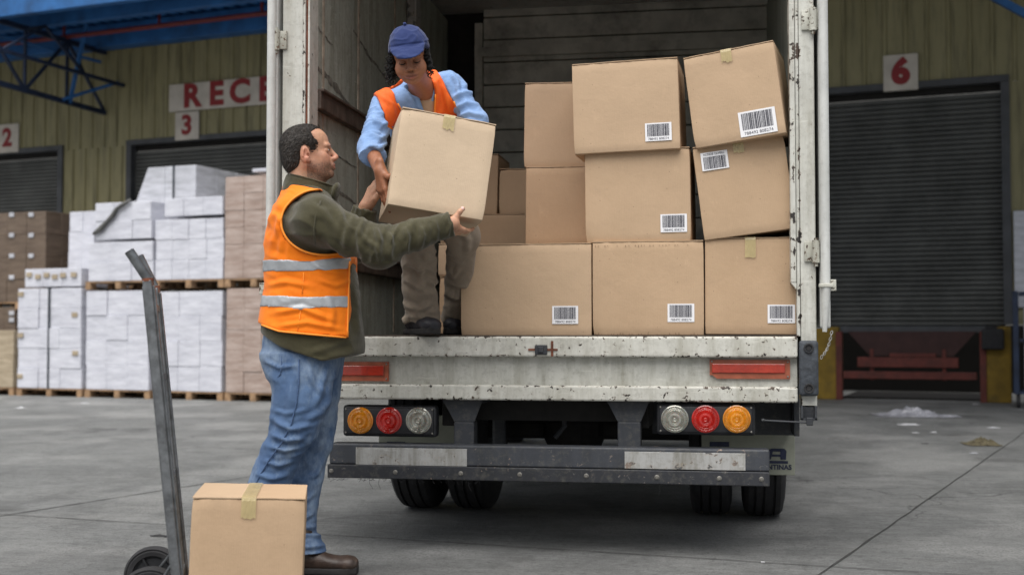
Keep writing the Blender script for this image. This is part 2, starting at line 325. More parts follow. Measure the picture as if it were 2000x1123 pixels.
def m_concrete():
    m, nt, p = nodes('yard_concrete'); g = G(nt)
    c = g.mix(g.ramp(g.noise(.35, 6, .65), .3, .7), (.185, .191, .188), (.275, .281, .275))
    c = g.mix(g.math('MULTIPLY', g.ramp(g.noise(1.6, 8, .72, sc=(1, .6, 1), dist=.6), .44, .66), .75), c, (.095, .098, .096)); c = g.mix(g.math('MULTIPLY', g.ramp(g.noise(9, 8, .8, sc=(.45, 1.6, 1), rot=(0, 0, .2)), .47, .62), .6), c, (.10, .102, .10)); c = g.mix(g.math('MULTIPLY', g.ramp(g.noise(7, 8, .8, sc=(.5, 1.5, 1), rot=(0, 0, -.1), loc=(4, 4, 0)), .52, .64), .5), c, (.33, .335, .33))
    c = g.mix(g.math('MULTIPLY', g.ramp(g.noise(.9, 8, .7, loc=(7, 3, 0), dist=.8), .52, .70), .6), c, (.29, .29, .28))
    c = g.mix(g.math('MULTIPLY', g.ramp(g.noise(.5, 5, .6, sc=(.35, 2.4, 1), rot=(0, 0, .35), loc=(2, 9, 0)), .54, .72), .45), c, (.10, .10, .10))
    fine = g.noise(120, 4, .75); c = g.mix(g.math('MULTIPLY', g.ramp(fine, .42, .62), .7), c, (.085, .086, .084)); c = g.mix(g.math('MULTIPLY', g.ramp(g.noise(26, 7, .8, loc=(3, 3, 0)), .52, .61), .7), c, (.075, .077, .075)); c = g.mix(g.math('MULTIPLY', g.ramp(g.noise(48, 6, .8, loc=(8, 1, 0)), .56, .68), .45), c, (.36, .36, .35))
    ck = g.n('ShaderNodeTexVoronoi'); ck.feature = 'DISTANCE_TO_EDGE'; ck.inputs['Scale'].default_value = .55; wq = g.n('ShaderNodeVectorMath'); wq.operation = 'MULTIPLY_ADD'; nz = g.n('ShaderNodeTexNoise'); nz.inputs['Scale'].default_value = 2.2; nz.inputs['Detail'].default_value = 7; g.l(g.vec(), nz.inputs['Vector']); g.l(nz.outputs['Color'], wq.inputs[0]); wq.inputs[1].default_value = (.9, .9, 0); g.l(g.vec(), wq.inputs[2]); g.l(wq.outputs[0], ck.inputs['Vector'])
    crk = g.math('MULTIPLY', g.math('SUBTRACT', 1.0, g.ramp(ck.outputs[0], .0015, .006)), g.ramp(g.noise(.45, 3, loc=(6, 2, 0)), .52, .58)); c = g.mix(g.math('MULTIPLY', crk, .8), c, (.05, .05, .05))
    oil = g.ramp(g.noise(1.1, 4, .55, loc=(11, 5, 0)), .62, .70); c = g.mix(g.math('MULTIPLY', oil, .6), c, (.06, .06, .058))
    sp = g.math('SUBTRACT', 1.0, g.ramp(g.voro(7), .03, .07)); c = g.mix(g.math('MULTIPLY', sp, g.ramp(g.noise(3, 2), .5, .6)), c, (.06, .06, .06))
    # worn patches where the aggregate shows
    ag = g.math('MULTIPLY', g.ramp(g.noise(.8, 5, .6, loc=(1.5, 8, 0)), .50, .60), g.ramp(g.voro(75), .25, .55))
    c = g.mix(g.math('MULTIPLY', ag, .5), c, (.34, .34, .33))
    g.l(c, p.inputs['Base Color']); g.l(g.ramp(g.noise(1.2, 4), .2, .9), p.inputs['Roughness'])
    r = g.n('ShaderNodeMapRange'); r.inputs[3].default_value = .5; r.inputs[4].default_value = .85; g.l(g.noise(1.3, 5), r.inputs[0]); g.l(r.outputs[0], p.inputs['Roughness'])
    b = g.bump(fine, .004, 1.0); b = g.bump(g.noise(34, 7, .8), .014, 1.0, b); b = g.bump(g.voro(75), .003, .35, b); b = g.bump(g.noise(2, 5), .02, .5, b)
    g.l(b, p.inputs['Normal']); return m
MAT['concrete'] = m_concrete(); MAT['joint'] = simple('joint_filler', (.045, .045, .043), .9, var=.5, scale=20)
MAT['concrete_dark'] = simple('dock_concrete', (.12, .12, .115), .85, var=.3, scale=3, bump=.003)
# ------------------------------------------------------------------ signed distance fields -> smooth meshes (surface nets)
def V(*a): return np.array(a, dtype=np.float64)
def vnoise(P, seed=0):
    P = np.asarray(P, dtype=np.float64); i = np.floor(P).astype(np.int64); f = P-i; u = f*f*(3-2*f); r = 0
    for dx in (0, 1):
        for dy in (0, 1):
            for dz in (0, 1):
                h = (i[:, 0]+dx)*374761393 + (i[:, 1]+dy)*668265263 + (i[:, 2]+dz)*2147483647 + seed*1274126177
                h = (h ^ (h >> 13))*1274126177 & 0x7fffffff; h = (h ^ (h >> 16)) & 0xffff
                wx = u[:, 0] if dx else 1-u[:, 0]; wy = u[:, 1] if dy else 1-u[:, 1]; wz = u[:, 2] if dz else 1-u[:, 2]
                r = r + wx*wy*wz*(h/65535.0)
    return r*2-1
def fbm(P, seed=0, o=3):
    r = 0; a = 1; s = 0
    for k in range(o): r = r + a*vnoise(P*(2.03**k)+k*7.3, seed+k); s += a; a *= .5
    return r/s
class Fr:
    """local frame: origin o, columns of R are local axes, uniform scale s"""
    def __init__(s, o, R=None, sc=1.0): s.o = np.asarray(o, float); s.R = np.eye(3) if R is None else np.asarray(R, float); s.s = sc
    def inv(s, P): return (P-s.o)@s.R/s.s
    def fw(s, p): return s.o + s.R@(np.asarray(p, float)*s.s)
class FemFr(Fr):
    def inv(s, P): q = Fr.inv(s, P); q[:, 2] = np.where(q[:, 2] < 0, q[:, 2]/.87, q[:, 2]); return q
    def fw(s, p): p = np.array(p, float); p[2] *= .87 if p[2] < 0 else 1; return Fr.fw(s, p)
ID = Fr((0, 0, 0))
def ell(c, r, fr=ID, rot=None):
    c = V(*c); r = V(*r)
    def fn(P):
        q = fr.inv(P)-c
        if rot is not None: q = q@rot
        k0 = np.sqrt(((q/r)**2).sum(1))+1e-9; k1 = np.sqrt(((q/(r*r))**2).sum(1))+1e-9
        return k0*(k0-1)/k1*fr.s
    return fn
def cone(a, b, ra, rb, fr=ID, flat=None, fk=1.0):
    a = V(*a); b = V(*b); ba = b-a; L2 = ba@ba+1e-12
    def fn(P):
        q = fr.inv(P)-a; h = np.clip(q@ba/L2, 0, 1); w = q-h[:, None]*ba
        if flat is not None:
            n = V(*flat); n = n/np.linalg.norm(n); w = w + (w@n)[:, None]*n*(1/fk-1)
        return (np.sqrt((w*w).sum(1))-(ra+(rb-ra)*h))*fr.s
    return fn
def loft(tab, fr=ID, pw=2.0, ax=2):
    """tab rows: t, c1, c2, r1, r2 along the local axis ax"""
    T = np.array(sorted(tab), float); o1, o2 = [(1, 2), (0, 2), (0, 1)][ax]
    tt = np.linspace(T[0, 0], T[-1, 0], 80); C = []
    for j in range(1, 5):
        y = np.interp(tt, T[:, 0], T[:, j]); k = np.array([1, 2, 3, 2, 1.])/9; yp = np.pad(y, 2, mode='edge'); C.append(np.convolve(yp, k, 'valid'))
    def fn(P):
        q = fr.inv(P); t = q[:, ax]; c1, c2, r1, r2 = (np.interp(t, tt, c) for c in C)
        a = np.abs((q[:, o1]-c1)/r1); b = np.abs((q[:, o2]-c2)/r2)
        k = (a**pw+b**pw)**(1/pw); d = (k-1)*np.minimum(r1, r2)
        return np.maximum(d, np.maximum(T[0, 0]-t, t-T[-1, 0]))*fr.s
    return fn
class Field:
    def __init__(s): s.p = []; s.post = None
    def add(s, fn, k=.01, op='u'): s.p.append((fn, k, op)); return s
    def ev(s, P, use=None):
        d = np.full(len(P), 9.0)
        for i, (fn, k, op) in enumerate(s.p):
            if use is not None and not use[i]: continue
            x = fn(P)
            if op == 'u': h = np.maximum(k-np.abs(d-x), 0)/k; d = np.minimum(d, x)-h*h*k*.25
            elif op == 's': x = -x; h = np.maximum(k-np.abs(d-x), 0)/k; d = np.maximum(d, x)+h*h*k*.25
            elif op == 'i': h = np.maximum(k-np.abs(d-x), 0)/k; d = np.maximum(d, x)+h*h*k*.25
        return s.post(P, d) if s.post else d
def extract(F, lo, hi, vox):
    N = 14; B = N*vox; lo = np.asarray(lo, float); n = np.ceil((np.asarray(hi)-lo)/B).astype(int)
    bi = np.stack(np.meshgrid(*[np.arange(k) for k in n], indexing='ij'), -1).reshape(-1, 3)
    cen = lo+(bi+.5)*B; hd = B*.87
    D = np.stack([fn(cen) for fn, k, op in F.p], 1); isu = np.array([op == 'u' for _, _, op in F.p]); K = np.array([k for _, k, _ in F.p])
    d = F.ev(cen); act = np.abs(d) < hd*1.35+.004
    bi = bi[act]; D = D[act]; du = np.where(isu, D, 9).min(1)
    use = np.where(isu, D < du[:, None]+2.2*hd+K, D < hd*2.5)
    for j, (_, _, op) in enumerate(F.p):
        if op == 'i': use[:, j] = True
    g = np.arange(N+1); GX = np.stack(np.meshgrid(g, g, g, indexing='ij'), -1).reshape(-1, 3)
    KM = np.array([1 << 40, 1 << 20, 1]); OFF = 1000
    ck, cp, qk = [], [], []
    for b, us in zip(bi, use):
        base = b*N; P = lo+(base+GX)*vox; v = F.ev(P, us).reshape(N+1, N+1, N+1); s = v < 0
        if s.all() or not s.any(): continue
        acc = np.zeros((N, N, N, 3)); cnt = np.zeros((N, N, N))
        for ax in range(3):
            sl0 = [slice(None)]*3; sl1 = [slice(None)]*3; sl0[ax] = slice(0, N); sl1[ax] = slice(1, N+1)
            a = v[tuple(sl0)]; c = v[tuple(sl1)]; x = (a < 0) != (c < 0)
            t = np.where(x, a/np.where(x, a-c, 1), 0)
            oth = [k for k in range(3) if k != ax]
            for i in (0, 1):
                for j in (0, 1):
                    sl = [slice(None)]*3; sl[oth[0]] = slice(i, N+i); sl[oth[1]] = slice(j, N+j)
                    xx = x[tuple(sl)]; tt = t[tuple(sl)]; cnt += xx
                    acc[..., ax] += tt*xx; acc[..., oth[0]] += i*xx; acc[..., oth[1]] += j*xx
            sl = [slice(0, N)]*3; idx = np.argwhere(x[tuple(sl)])
            if len(idx):
                fl = (a < 0)[tuple(sl)][tuple(idx.T)]; gi = idx+base+OFF
                e1 = np.zeros(3, int); e2 = np.zeros(3, int); e1[(ax+1) % 3] = 1; e2[(ax+2) % 3] = 1
                q = np.stack([(gi-e1-e2)@KM, (gi-e2)@KM, gi@KM, (gi-e1)@KM], 1); q[~fl] = q[~fl][:, ::-1]
                qk.append(q)
        m = cnt > 0; ii = np.argwhere(m); ck.append((ii+base+OFF)@KM); cp.append(lo+(ii+base+acc[m]/cnt[m][:, None])*vox)
    ck = np.concatenate(ck); cp = np.concatenate(cp); q = np.concatenate(qk)
    o = np.argsort(ck); ck = ck[o]; cp = cp[o]; ix = np.clip(np.searchsorted(ck, q), 0, len(ck)-1); ok = (ck[ix] == q).all(1)
    return cp, ix[ok]
def vnormals(P, Q):
    n = np.cross(P[Q[:, 2]]-P[Q[:, 0]], P[Q[:, 3]]-P[Q[:, 1]]); N = np.zeros_like(P)
    for k in range(3):
        for j in range(4): N[:, k] += np.bincount(Q[:, j], n[:, k], len(P))
    return N/(np.linalg.norm(N, axis=1)[:, None]+1e-12)
def relax(P, Q, it=1, lam=.5):
    e = np.concatenate([Q[:, [0, 1]], Q[:, [1, 2]], Q[:, [2, 3]], Q[:, [3, 0]]]); deg = np.bincount(e[:, 0], minlength=len(P))+np.bincount(e[:, 1], minlength=len(P))+1e-9
    for _ in range(it):
        A = np.zeros_like(P)
        for k in range(3): A[:, k] = np.bincount(e[:, 0], P[e[:, 1], k], len(P))+np.bincount(e[:, 1], P[e[:, 0], k], len(P))
        P = P+(A/deg[:, None]-P)*lam
    return P
def mesh_np(name, P, Q, mat, parent, color=None, smooth=True):
    me = bpy.data.meshes.new(name); n = len(P); m = len(Q); k = Q.shape[1]
    me.vertices.add(n); me.vertices.foreach_set('co', P.astype(np.float32).ravel()); me.loops.add(m*k); me.loops.foreach_set('vertex_index', Q.astype(np.int32).ravel())
    me.polygons.add(m); me.polygons.foreach_set('loop_start', np.arange(0, m*k, k, dtype=np.int32)); me.polygons.foreach_set('loop_total', np.full(m, k, dtype=np.int32))
    me.update(calc_edges=True)
    if smooth: me.shade_smooth()
    if color is not None:
        a = me.color_attributes.new('Col', 'FLOAT_COLOR', 'POINT'); a.data.foreach_set('color', np.concatenate([color, np.ones((n, 1))], 1).astype(np.float32).ravel())
    return link_mesh(name, me, mat, parent)
def sdf_mesh(name, F, lo, hi, vox, mat, parent, disp=None, color=None, it=1):
    P, Q = extract(F, lo, hi, vox)
    if it: P = relax(P, Q, it)
    if disp is not None: P = P+vnormals(P, Q)*disp(P)[:, None]
    return mesh_np(name, P, Q, mat, parent, color(P) if color else None)
def unit(v): v = np.asarray(v, float); return v/np.linalg.norm(v)
def frame_xz(o, x, z, sc=1.0):
    x = unit(x); z = np.asarray(z, float); z = unit(z-x*(z@x)); return Fr(o, np.stack([x, np.cross(z, x), z], 1), sc)

def folds_fn(base, lst, px=470.0):
    """hand-placed cloth folds: polylines drawn on the garment as ridges with a valley on each side"""
    arr = [(np.array(l, float), w, a) for l, w, a in lst]
    def fn(P):
        w = P@RM.T+base-CAM; z = w@Fv; q = np.stack([CX+FPX*(w@Rv)/z, CY-FPX*(w@Uv)/z], 1); out = np.zeros(len(P))
        for l, wd, am in arr:
            d = np.full(len(P), 1e9); tt = np.zeros(len(P)); n = len(l)-1
            for i in range(n):
                e = l[i+1]-l[i]; v = q-l[i]; h = np.clip(v@e/(e@e), 0, 1); dd = np.linalg.norm(v-h[:, None]*e, axis=1); m = dd < d; d[m] = dd[m]; tt[m] = (i+h[m])/n
            x = d/wd; out += am*(np.exp(-x*x)-.45*np.exp(-((x-1.9)/.9)**2))*np.clip(np.sin(np.pi*np.clip(tt, .04, .96))*1.6, 0, 1)
        return out
    return fn
# ------------------------------------------------------------------ anatomy
def head_prims(F, H, fem=False):
    """H: frame with x forward, y to the head's left, z up, origin between the eyes' height and the skull's middle"""
    a = lambda fn, k=.012, op='u': F.add(fn, k, op)
    w = .93 if fem else 1.0
    a(ell((-.014, 0, .036), (.096, .077*w, .080), H)); a(ell((.012, 0, .045), (.078, .064*w, .062), H), .02)
    a(ell((.030, 0, -.030), (.062, .057*w, .072), H), .03)                       # mid face
    a(ell((.040, 0, -.066), (.046, .044*w, .042), H), .025)
    for s in (-1, 1):
        a(cone((-.005, s*.056*w, -.052), (.058, s*.020, -.092), .017, .015, H), .03)      # jaw
        a(ell((.056, s*.040*w, -.026), (.024, .022, .020), H), .02)              # cheekbone
        a(ell((.058, s*.034*w, -.052), (.022, .019, .022), H), .02)
        a(ell((.086, s*.031, .001), (.020, .018, .013), H), .014, 's')           # socket
        a(cone((.079, s*.040, .020), (.089, s*.014, .021), .010, .010 if not fem else .008, H), .012)   # brow
        a(ell((.0735, s*.031, -.0005), (.0150, .0165, .0125), H), .004)          # eyeball under its lids
    a(ell((.080, 0, -.096), (.019, .021, .016), H), .018)                        # chin
    nt_ = .028 if not fem else .024
    a(cone((.087, 0, .014), (.084+nt_, 0, -.022), .0085, .0098, H), .012)
    a(ell((.086+nt_, 0, -.029+(.005 if fem else 0)), (.0105, .0108, .0095), H), .009)
    for s in (-1, 1):
        a(ell((.088, s*.012, -.036), (.018, .011, .009), H), .008)
        a(ell((.078+nt_, s*(.0115 if not fem else .0155), -.034), (.011, .0085, .0085), H), .007)
        a(ell((.085+nt_, s*.0070, -.0425), (.0045, .0036, .0032), H), .003, 's')
    lf = .0 if not fem else .002
    a(ell((.083, 0, -.058), (.020, .026, .018), H), .012)                        # muzzle
    a(cone((.093, -.020, -.0615), (.101, 0, -.0585), .0055, .0068+lf, H), .007); a(cone((.093, .020, -.0615), (.101, 0, -.0585), .0055, .0068+lf, H), .006)
    a(cone((.091, -.018, -.0685), (.0985, 0, -.0715), .0060, .0082+lf, H), .006); a(cone((.091, .018, -.0685), (.0985, 0, -.0715), .0060, .0082+lf, H), .006)
    for s in (-1, 1): a(cone((.089, s*.023, -.0655), (.1065, 0, -.0650), .0014, .0019, H), .003, 's')
    for s in (-1, 1):                                                            # ears
        R = np.array([[math.cos(.35*s), -math.sin(.35*s), 0], [math.sin(.35*s), math.cos(.35*s), 0], [0, 0, 1]]).T
        a(ell((-.012, s*(.079*w), -.014), (.021, .0085, .034), H, R.T), .006)
        a(ell((-.009, s*(.0885*w), -.008), (.0125, .0075, .0225), H, R.T), .003, 's')
        a(cone((-.022, s*.086*w, -.024), (-.014, s*.086*w, .006), .0028, .0028, H), .004); a(ell((.004, s*(.080*w), -.018), (.005, .0065, .007), H), .004); a(ell((.000, s*.083*w, -.020), (.0055, .006, .007), H), .003, 's'); a(ell((.002, s*.079*w, -.043), (.008, .006, .008), H), .006)
def hand_prims(F, o, X, Z, side, s=1.0, curl=((20, 25, 15),)*4, spread=(6, 1, -4, -9), thumb=((.55, .75, -.35), (.85, .45, -.30), (.95, .2, -.2)), tw=None):
    """o wrist, X towards the fingers, Z out of the back of the hand, side=+1 when the thumb lies on cross(Z,X)"""
    X = unit(X); Z = unit(np.asarray(Z)-X*(np.asarray(Z)@X)); Y = np.cross(Z, X)*side; H = Fr(o, np.stack([X, Y, Z], 1), s)
    a = lambda fn, k: F.add(fn, k, 'u')
    if tw is not None: thumb = [unit(t)@H.R for t in tw]
    a(cone((-.04, 0, 0), (.018, 0, 0), .024, .026, H, (0, 0, 1), .72), .012)
    kn = [(.088, .030), (.093, .010), (.088, -.011), (.078, -.029)]
    for x, y in kn: a(cone((.012, y*.55, 0), (x, y, .002), .0155, .0120, H), .014)
    a(ell((.04, .024, -.010), (.034, .016, .014), H), .012); a(ell((.045, -.022, -.008), (.036, .014, .013), H), .012)
    Ls = [(.043, .026, .021), (.047, .030, .022), (.044, .028, .021), (.034, .021, .018)]; tips = []
    for (x, y), L, cu, sp in zip(kn, Ls, curl, spread):
        p = V(x, y, .001); an = 0; rr = [.0100, .0088, .0080, .0066] if L[0] > .04 else [.009, .0078, .0070, .006]
        for j in range(3):
            an += math.radians(cu[j]); d = V(math.cos(an)*math.cos(math.radians(sp)), math.cos(an)*math.sin(math.radians(sp)), -math.sin(an))
            q = p+d*L[j]; a(cone(p, q, rr[j], rr[j+1], H), .0045 if j else .008); p = q
        tips.append(H.fw(p))
    p = V(.020, .024, -.006)
    for j, (L, r0, r1) in enumerate(((.037, .0165, .0135), (.026, .0130, .0118), (.021, .0120, .0092))):
        q = p+unit(thumb[j])*L; a(cone(p, q, r0, r1, H), .010 if j == 0 else .005); p = q
    return tips, H.fw(p), H
# ================================================================== ground
mb = MB(); mb.grid(lambda u, v: Vector(((u-.5)*400, (v-.35)*400, 0)), 40, 40)
tag(mb.build('concrete_yard', MAT['concrete']), kind='structure')
def joint(a, b, name='slab_joint', wd=.011):
    a = np.array(a[:2]); b = np.array(b[:2]); L = np.linalg.norm(b-a); d = (b-a)/L; n = np.array([-d[1], d[0]]); k = int(L/.05); m = MB(); pr = None
    for i in range(k+1):
        t = i/k*L; j = mnoise.noise(Vector((t*3, a[0], a[1])))*.006; ww = wd*(.75+.5*mnoise.noise(Vector((t*7, 5, a[0])))); c = a+d*t+n*j
        cur = [m.bm.verts.new((*(c-n*ww/2), .004)), m.bm.verts.new((*(c+n*ww/2), .004))]
        if pr: m.bm.faces.new((pr[0], cur[0], cur[1], pr[1]))
        pr = cur
    return tag(m.build(name, MAT['joint'], smooth=False), kind='structure')
def line_ext(p, q, e0, e1):
    p = atZ(*p)[:2]; q = atZ(*q)[:2]; d = (q-p)/np.linalg.norm(q-p); return p-d*e0, q+d*e1
joint(*line_ext((0, 1008), (495, 930), 6, 9), wd=.016)
joint(*line_ext((200, 1017), (1480, 1098), 4, 6))
joint(*line_ext((1600, 1123), (2000, 845), 3, 4), wd=.013)
E_ = line_ext((1600, 1123), (2000, 845), 3, 4)

# ================================================================== dock building (local frame: x along the wall, y into the building)
bld = thing('dock_building', 'ribbed olive metal warehouse wall with roller shutters and blue canopy behind the truck', 'warehouse', B0, BANG)
XL, XR = BL(-700, 600)[0], 9.0
d6 = (BL(1640-95, 400)[0], BL(1972, 400)[0]); d3 = (BL(250, 350)[0], BL(250, 350)[0]+4.0); d2 = (BL(122, 400)[0]-4.0, BL(122, 400)[0])
HD, DK = 4.62, 1.12                                       # door head and dock height
d6 = (BL(1596, 400)[0], d6[1])
def ribbed(x0, x1, z0, z1, y=0.0):
    """trapezoid-profiled sheet"""
    m = MB(); pts = []; x = x0; pitch = .30; k = 0
    while x < x1:
        for dx, dy in ((0, 0), (.225, 0), (.24, -.03), (.275, -.03), (.29, 0)):
            if x+dx < x1: pts.append((x+dx, y+dy))
        x += pitch
    pts.append((x1, y)); A = [m.bm.verts.new((a, b, z0)) for a, b in pts]; B = [m.bm.verts.new((a, b, z1)) for a, b in pts]
    for i in range(len(pts)-1): m.bm.faces.new((A[i], A[i+1], B[i+1], B[i]))
    return m
zs = 5.0
segs = [(XL, d2[0], DK-.0, HD), (d2[1], d3[0], DK, HD), (d3[1], d6[0], DK, HD), (d6[1], XR, DK, HD), (XL, XR, HD, 8.6)]
m = MB()
for a in segs:
    q = ribbed(*a); me = bpy.data.meshes.new('q'); q.bm.to_mesh(me); q.bm.free(); m.bm.from_mesh(me); bpy.data.meshes.remove(me)
wall = m.build('wall', MAT['ribbed'], bld)
m = MB(); m.box(XL, d2[0]-.1, .0, .3, 0, DK-.002)
for a, b in ((d2[1], d3[0]), (d3[1], d6[0]-.35), (d6[1]+.35, XR)): m.box(a+.02, b-.02, -.04, .3, 0, DK-.002)
m.box(XL, XR, 8, 8.3, 0, 8.6); m.build('dock_base', MAT['concrete_dark'], bld)
m = MB()
for a, b in (d2, d3, d6): m.box(a+.3, b-.3, .25, 2.2, 0, .03)
m.box(XL, XR, 3.0, 3.1, 0, DK); m.build('pit_back', MAT['pit'], bld)
for a, b in (d2, d3, d6):
    m = MB(); n = 46; zz = [DK-.02+(HD-.10-DK)*i/n for i in range(n+1)]
    for i in range(n):
        z0, z1 = zz[i], zz[i+1]; h = z1-z0
        A = [(a+.08, .12, z0), (b-.08, .12, z0)]; 
        P = [(z0, .12), (z0+h*.25, .085), (z0+h*.75, .085), (z1, .12)]
        for (za, ya), (zb, yb) in zip(P, P[1:]):
            m.bm.faces.new([m.bm.verts.new(p) for p in ((a+.08, ya, za), (b-.08, ya, za), (b-.08, yb, zb), (a+.08, yb, zb))])
    sh = m.build('roller_shutter', MAT['shutter'], bld)
    m = MB(); m.box(a+.08, b-.08, .06, .13, DK-.12, DK-.02, .01); m.build('bottom_bar', MAT['shutter_side'], sh)
    m = MB(); m.box(a-.02, a+.10, -.05, .16, DK, HD, .005); m.box(b-.10, b+.02, -.05, .16, DK, HD, .005); m.box(a-.02, b+.02, -.052, .16, HD-.0, HD+.10, .005)
    m.build('door_frame', MAT['shutter_side'], bld)
    m = MB(); m.box(a+.1, b-.1, .12, .16, HD-.1, HD); m.build('shutter_head', MAT['pit'], bld)
# canopy: soffit deck, fascia, beams, trusses, pipe
CD, CZ = 2.85, 6.50
m = MB()
pts = []; x = XL
while x < XR:
    pts += [(x, 0), (x+.14, 0), (x+.16, .05), (x+.24, .05)]; x += .26
for (a, da), (b, db) in zip(pts, pts[1:]):
    m.bm.faces.new([m.bm.verts.new(p) for p in ((a, 0, CZ+.45+da), (b, 0, CZ+.45+db), (b, -CD, CZ+.62+db), (a, -CD, CZ+.62+da))])
m.build('canopy_deck', MAT['blue'], bld)
m = MB(); m.box(XL, XR, -.34, -.06, CZ, CZ+.44, .01); m.box(XL, XR, -1.9, -1.75, CZ+.05, CZ+.44, .01); m.box(XL, XR, -CD-.05, -CD+.10, CZ-.02, CZ+.36, .01)
m.build('canopy_beam', MAT['blue'], bld)
m = ribbed(XL, XR, CZ+.34, CZ+1.25, -CD-.06); m.build('canopy_fascia', MAT['blue_light'], bld)
m = MB(); m.box(XL, XR, -CD-.02, .0, CZ+1.2, CZ+1.26); m.build('canopy_roof', MAT['blue_light'], bld)
m = MB(); m.tube([(XL, -1.1, CZ+.05), (XR, -1.1, CZ+.05)], .045, 8)
for k in range(14): m.box(-24+k*2.2, -23.96+k*2.2, -1.12, -1.08, CZ+.05, CZ+.5)
m.build('sprinkler_pipe', MAT['red_pipe'], bld)
m = MB(); m.box(d6[0]-4, XR, -CD-5.5, -CD-.2, CZ+.7, CZ+.8); m.build('canopy_roof', MAT['blue'], bld)  # unseen deeper slab over dock 6, added to shade the right-hand wall
def truss(x, L=4.2, mat='blue_dark'):
    m = MB(); zt, zb = CZ-.02, CZ-1.20
    m.bar((x, 0, zb), (x, -L, zb+.12), .07, .09); m.bar((x, 0, zt), (x, -L, zt), .07, .09); m.bar((x, -L, zt+.05), (x, -L, zb+.1), .06)
    n = 4
    for i in range(n):
        y0, y1 = -L*i/n, -L*(i+1)/n; z0 = zb+.12*i/n; z1 = zb+.12*(i+1)/n
        if i % 2: m.bar((x, y0, zt), (x, y1, z1), .05)
        else: m.bar((x, y0, z0), (x, y1, zt), .05)
        m.bar((x, y1, z1), (x, y1, zt), .045)
    for dx in (.45,): m.bar((x+dx, 0, zb+.5), (x+dx, -L, zb+.55), .06); m.bar((x+dx, -L*.25, zb+.5), (x+dx, -L*.5, zt), .045); m.bar((x+dx, -L*.75, zb+.5), (x+dx, -L*.5, zt), .045); m.bar((x, -L*.5, zt-.01), (x+dx, -L*.5, zt-.01), .045)
    t = m.build('canopy_truss', MAT[mat], bld)
    m = MB(); m.bar((x-.03, -.1, zt-.2), (x-2.6, -L, zt+.45), .05); m.bar((x+.03, -1.0, zb+.02), (x+.5, -1.1, zt+.3), .06); m.bar((x+.4, -.1, zb+.55), (x+.05, -1.2, zb+.05), .06); m.bar((x-.1, -L*.9, zb+.3), (x-2.2, -L*.5, zt), .05)
    m.build('cross_brace', MAT['blue'], t)
    return t
xt = BL(205, 225)[0]; truss(xt); truss(xt-6.2)
xr = BL(2010, 60)[0]
m = MB(); m.bar(BL(1880, -38, -1.2), BL(2080, 70, -1.2), .10, .10); m.build('canopy_brace', MAT['blue'], bld)
# dock 6 leveller, blocks
a, b = d6
def yz(px, py, y=-.05): return BL(px, py, y)
for x0, x1 in ((a-.28, BL(1640, 720)[0]), (BL(1926, 720)[0], b-.01)): m = MB(); m.box(x0, x1, -.10, .4, 0, DK-.03, .015); m.build('yellow_dock_block', MAT['yellow'], bld)
lev = thing('dock_leveller', 'red steel dock leveller in the dark pit under shutter 6', 'dock leveller', tuple(B0+bu*((BL(1640, 720)[0]+BL(1926, 720)[0])/2)), BANG)
hw = (BL(1926, 720)[0]-BL(1640, 720)[0])/2-.02
m = MB(); m.prism([(-hw+.10, DK-.10), (hw-.10, DK-.10), (hw-.42, .66), (-hw+.42, .66)], .0, .05); m.build('lip_plate', MAT['dark_red'], lev)
m = MB(); m.box(-hw+.25, hw-.35, -.08, .02, .49, .64, .010); m.box(-hw+.05, hw-.1, -.14, -.02, .32, .43, .010); m.build('cross_beam', MAT['leveller'], lev)
m = MB(); m.box(-.3, .35, -.085, .0, .645, .70, .005); m.build('bracket', MAT['leveller'], lev)
for x in (-hw+.45, hw-.55): m = MB(); m.bar((x, 0, .3), (x, 0, .76), .05); m.build('upright', MAT['leveller'], lev)
for x in (-hw-.02, hw-.02): m = MB(); m.box(x-.04, x+.05, -.12, .0, 0, DK-.1, .005); m.build('side_post', MAT['leveller'], lev)
m = MB(); m.box(hw-.03, hw+.27, -.26, -.11, .76, 1.06, .03); m.box(hw+.02, hw+.18, -.20, -.12, 1.06, 1.1, .01); m.build('rubber_bumper', MAT['rubber'], lev)
# signs (each a thing)
def sign(px0, py0, px1, py1, txt, label, size, name='number_sign', bold=.012, xoff=0):
    p = BL(px0, py0, -.06); q = BL(px1, 300, -.06); q[2] = BL(px0, py1, -.06)[2]; cx_, cz_ = (p[0]+q[0])/2, (p[2]+q[2])/2; wd, hg = abs(q[0]-p[0]), abs(p[2]-q[2])
    loc = B0+bu*cx_+bn*(-.06); loc[2] = cz_
    t = thing(name, label, 'sign', tuple(loc), BANG)
    m = MB(); m.box(-wd/2, wd/2, -.012, .02, -hg/2, hg/2, .004); m.build('board', MAT['sign'], t)
    M = Matrix.Translation((xoff, -.016, 0)) @ FACE
    text_mesh(txt, size, 'lettering', MAT['sign_red'], t, M, .003, bold*1.7)
    return t, wd, hg
sign(1725, 110, 1795, 180, '6', 'square white sign with red 6 above the right-hand shutter', .50, bold=.018)
sign(343, 221, 388, 275, '3', 'white sign with red 3 under the long lettered board', .50, bold=.012)
sign(-6, 245, 36, 300, '2', 'white sign with red 2 at the left edge over the shutter', .50, bold=.012)
t, wd, hg = sign(331, 167, 720, 220, '', 'long white board with red letters R E C E, partly hidden by the truck door', .5, 'lettered_board')
for i, (ch, px) in enumerate(zip('RECE', (375, 423, 469, 520))):
    x = BL(px, 185, -.06)[0]; x0 = BL(331, 152, -.06)[0]
    text_mesh(ch, .60, 'letter', MAT['sign_red'], t, Matrix.Translation((x-x0-wd/2, -.016, -.0)) @ FACE, .003, .026, sx=1.08)
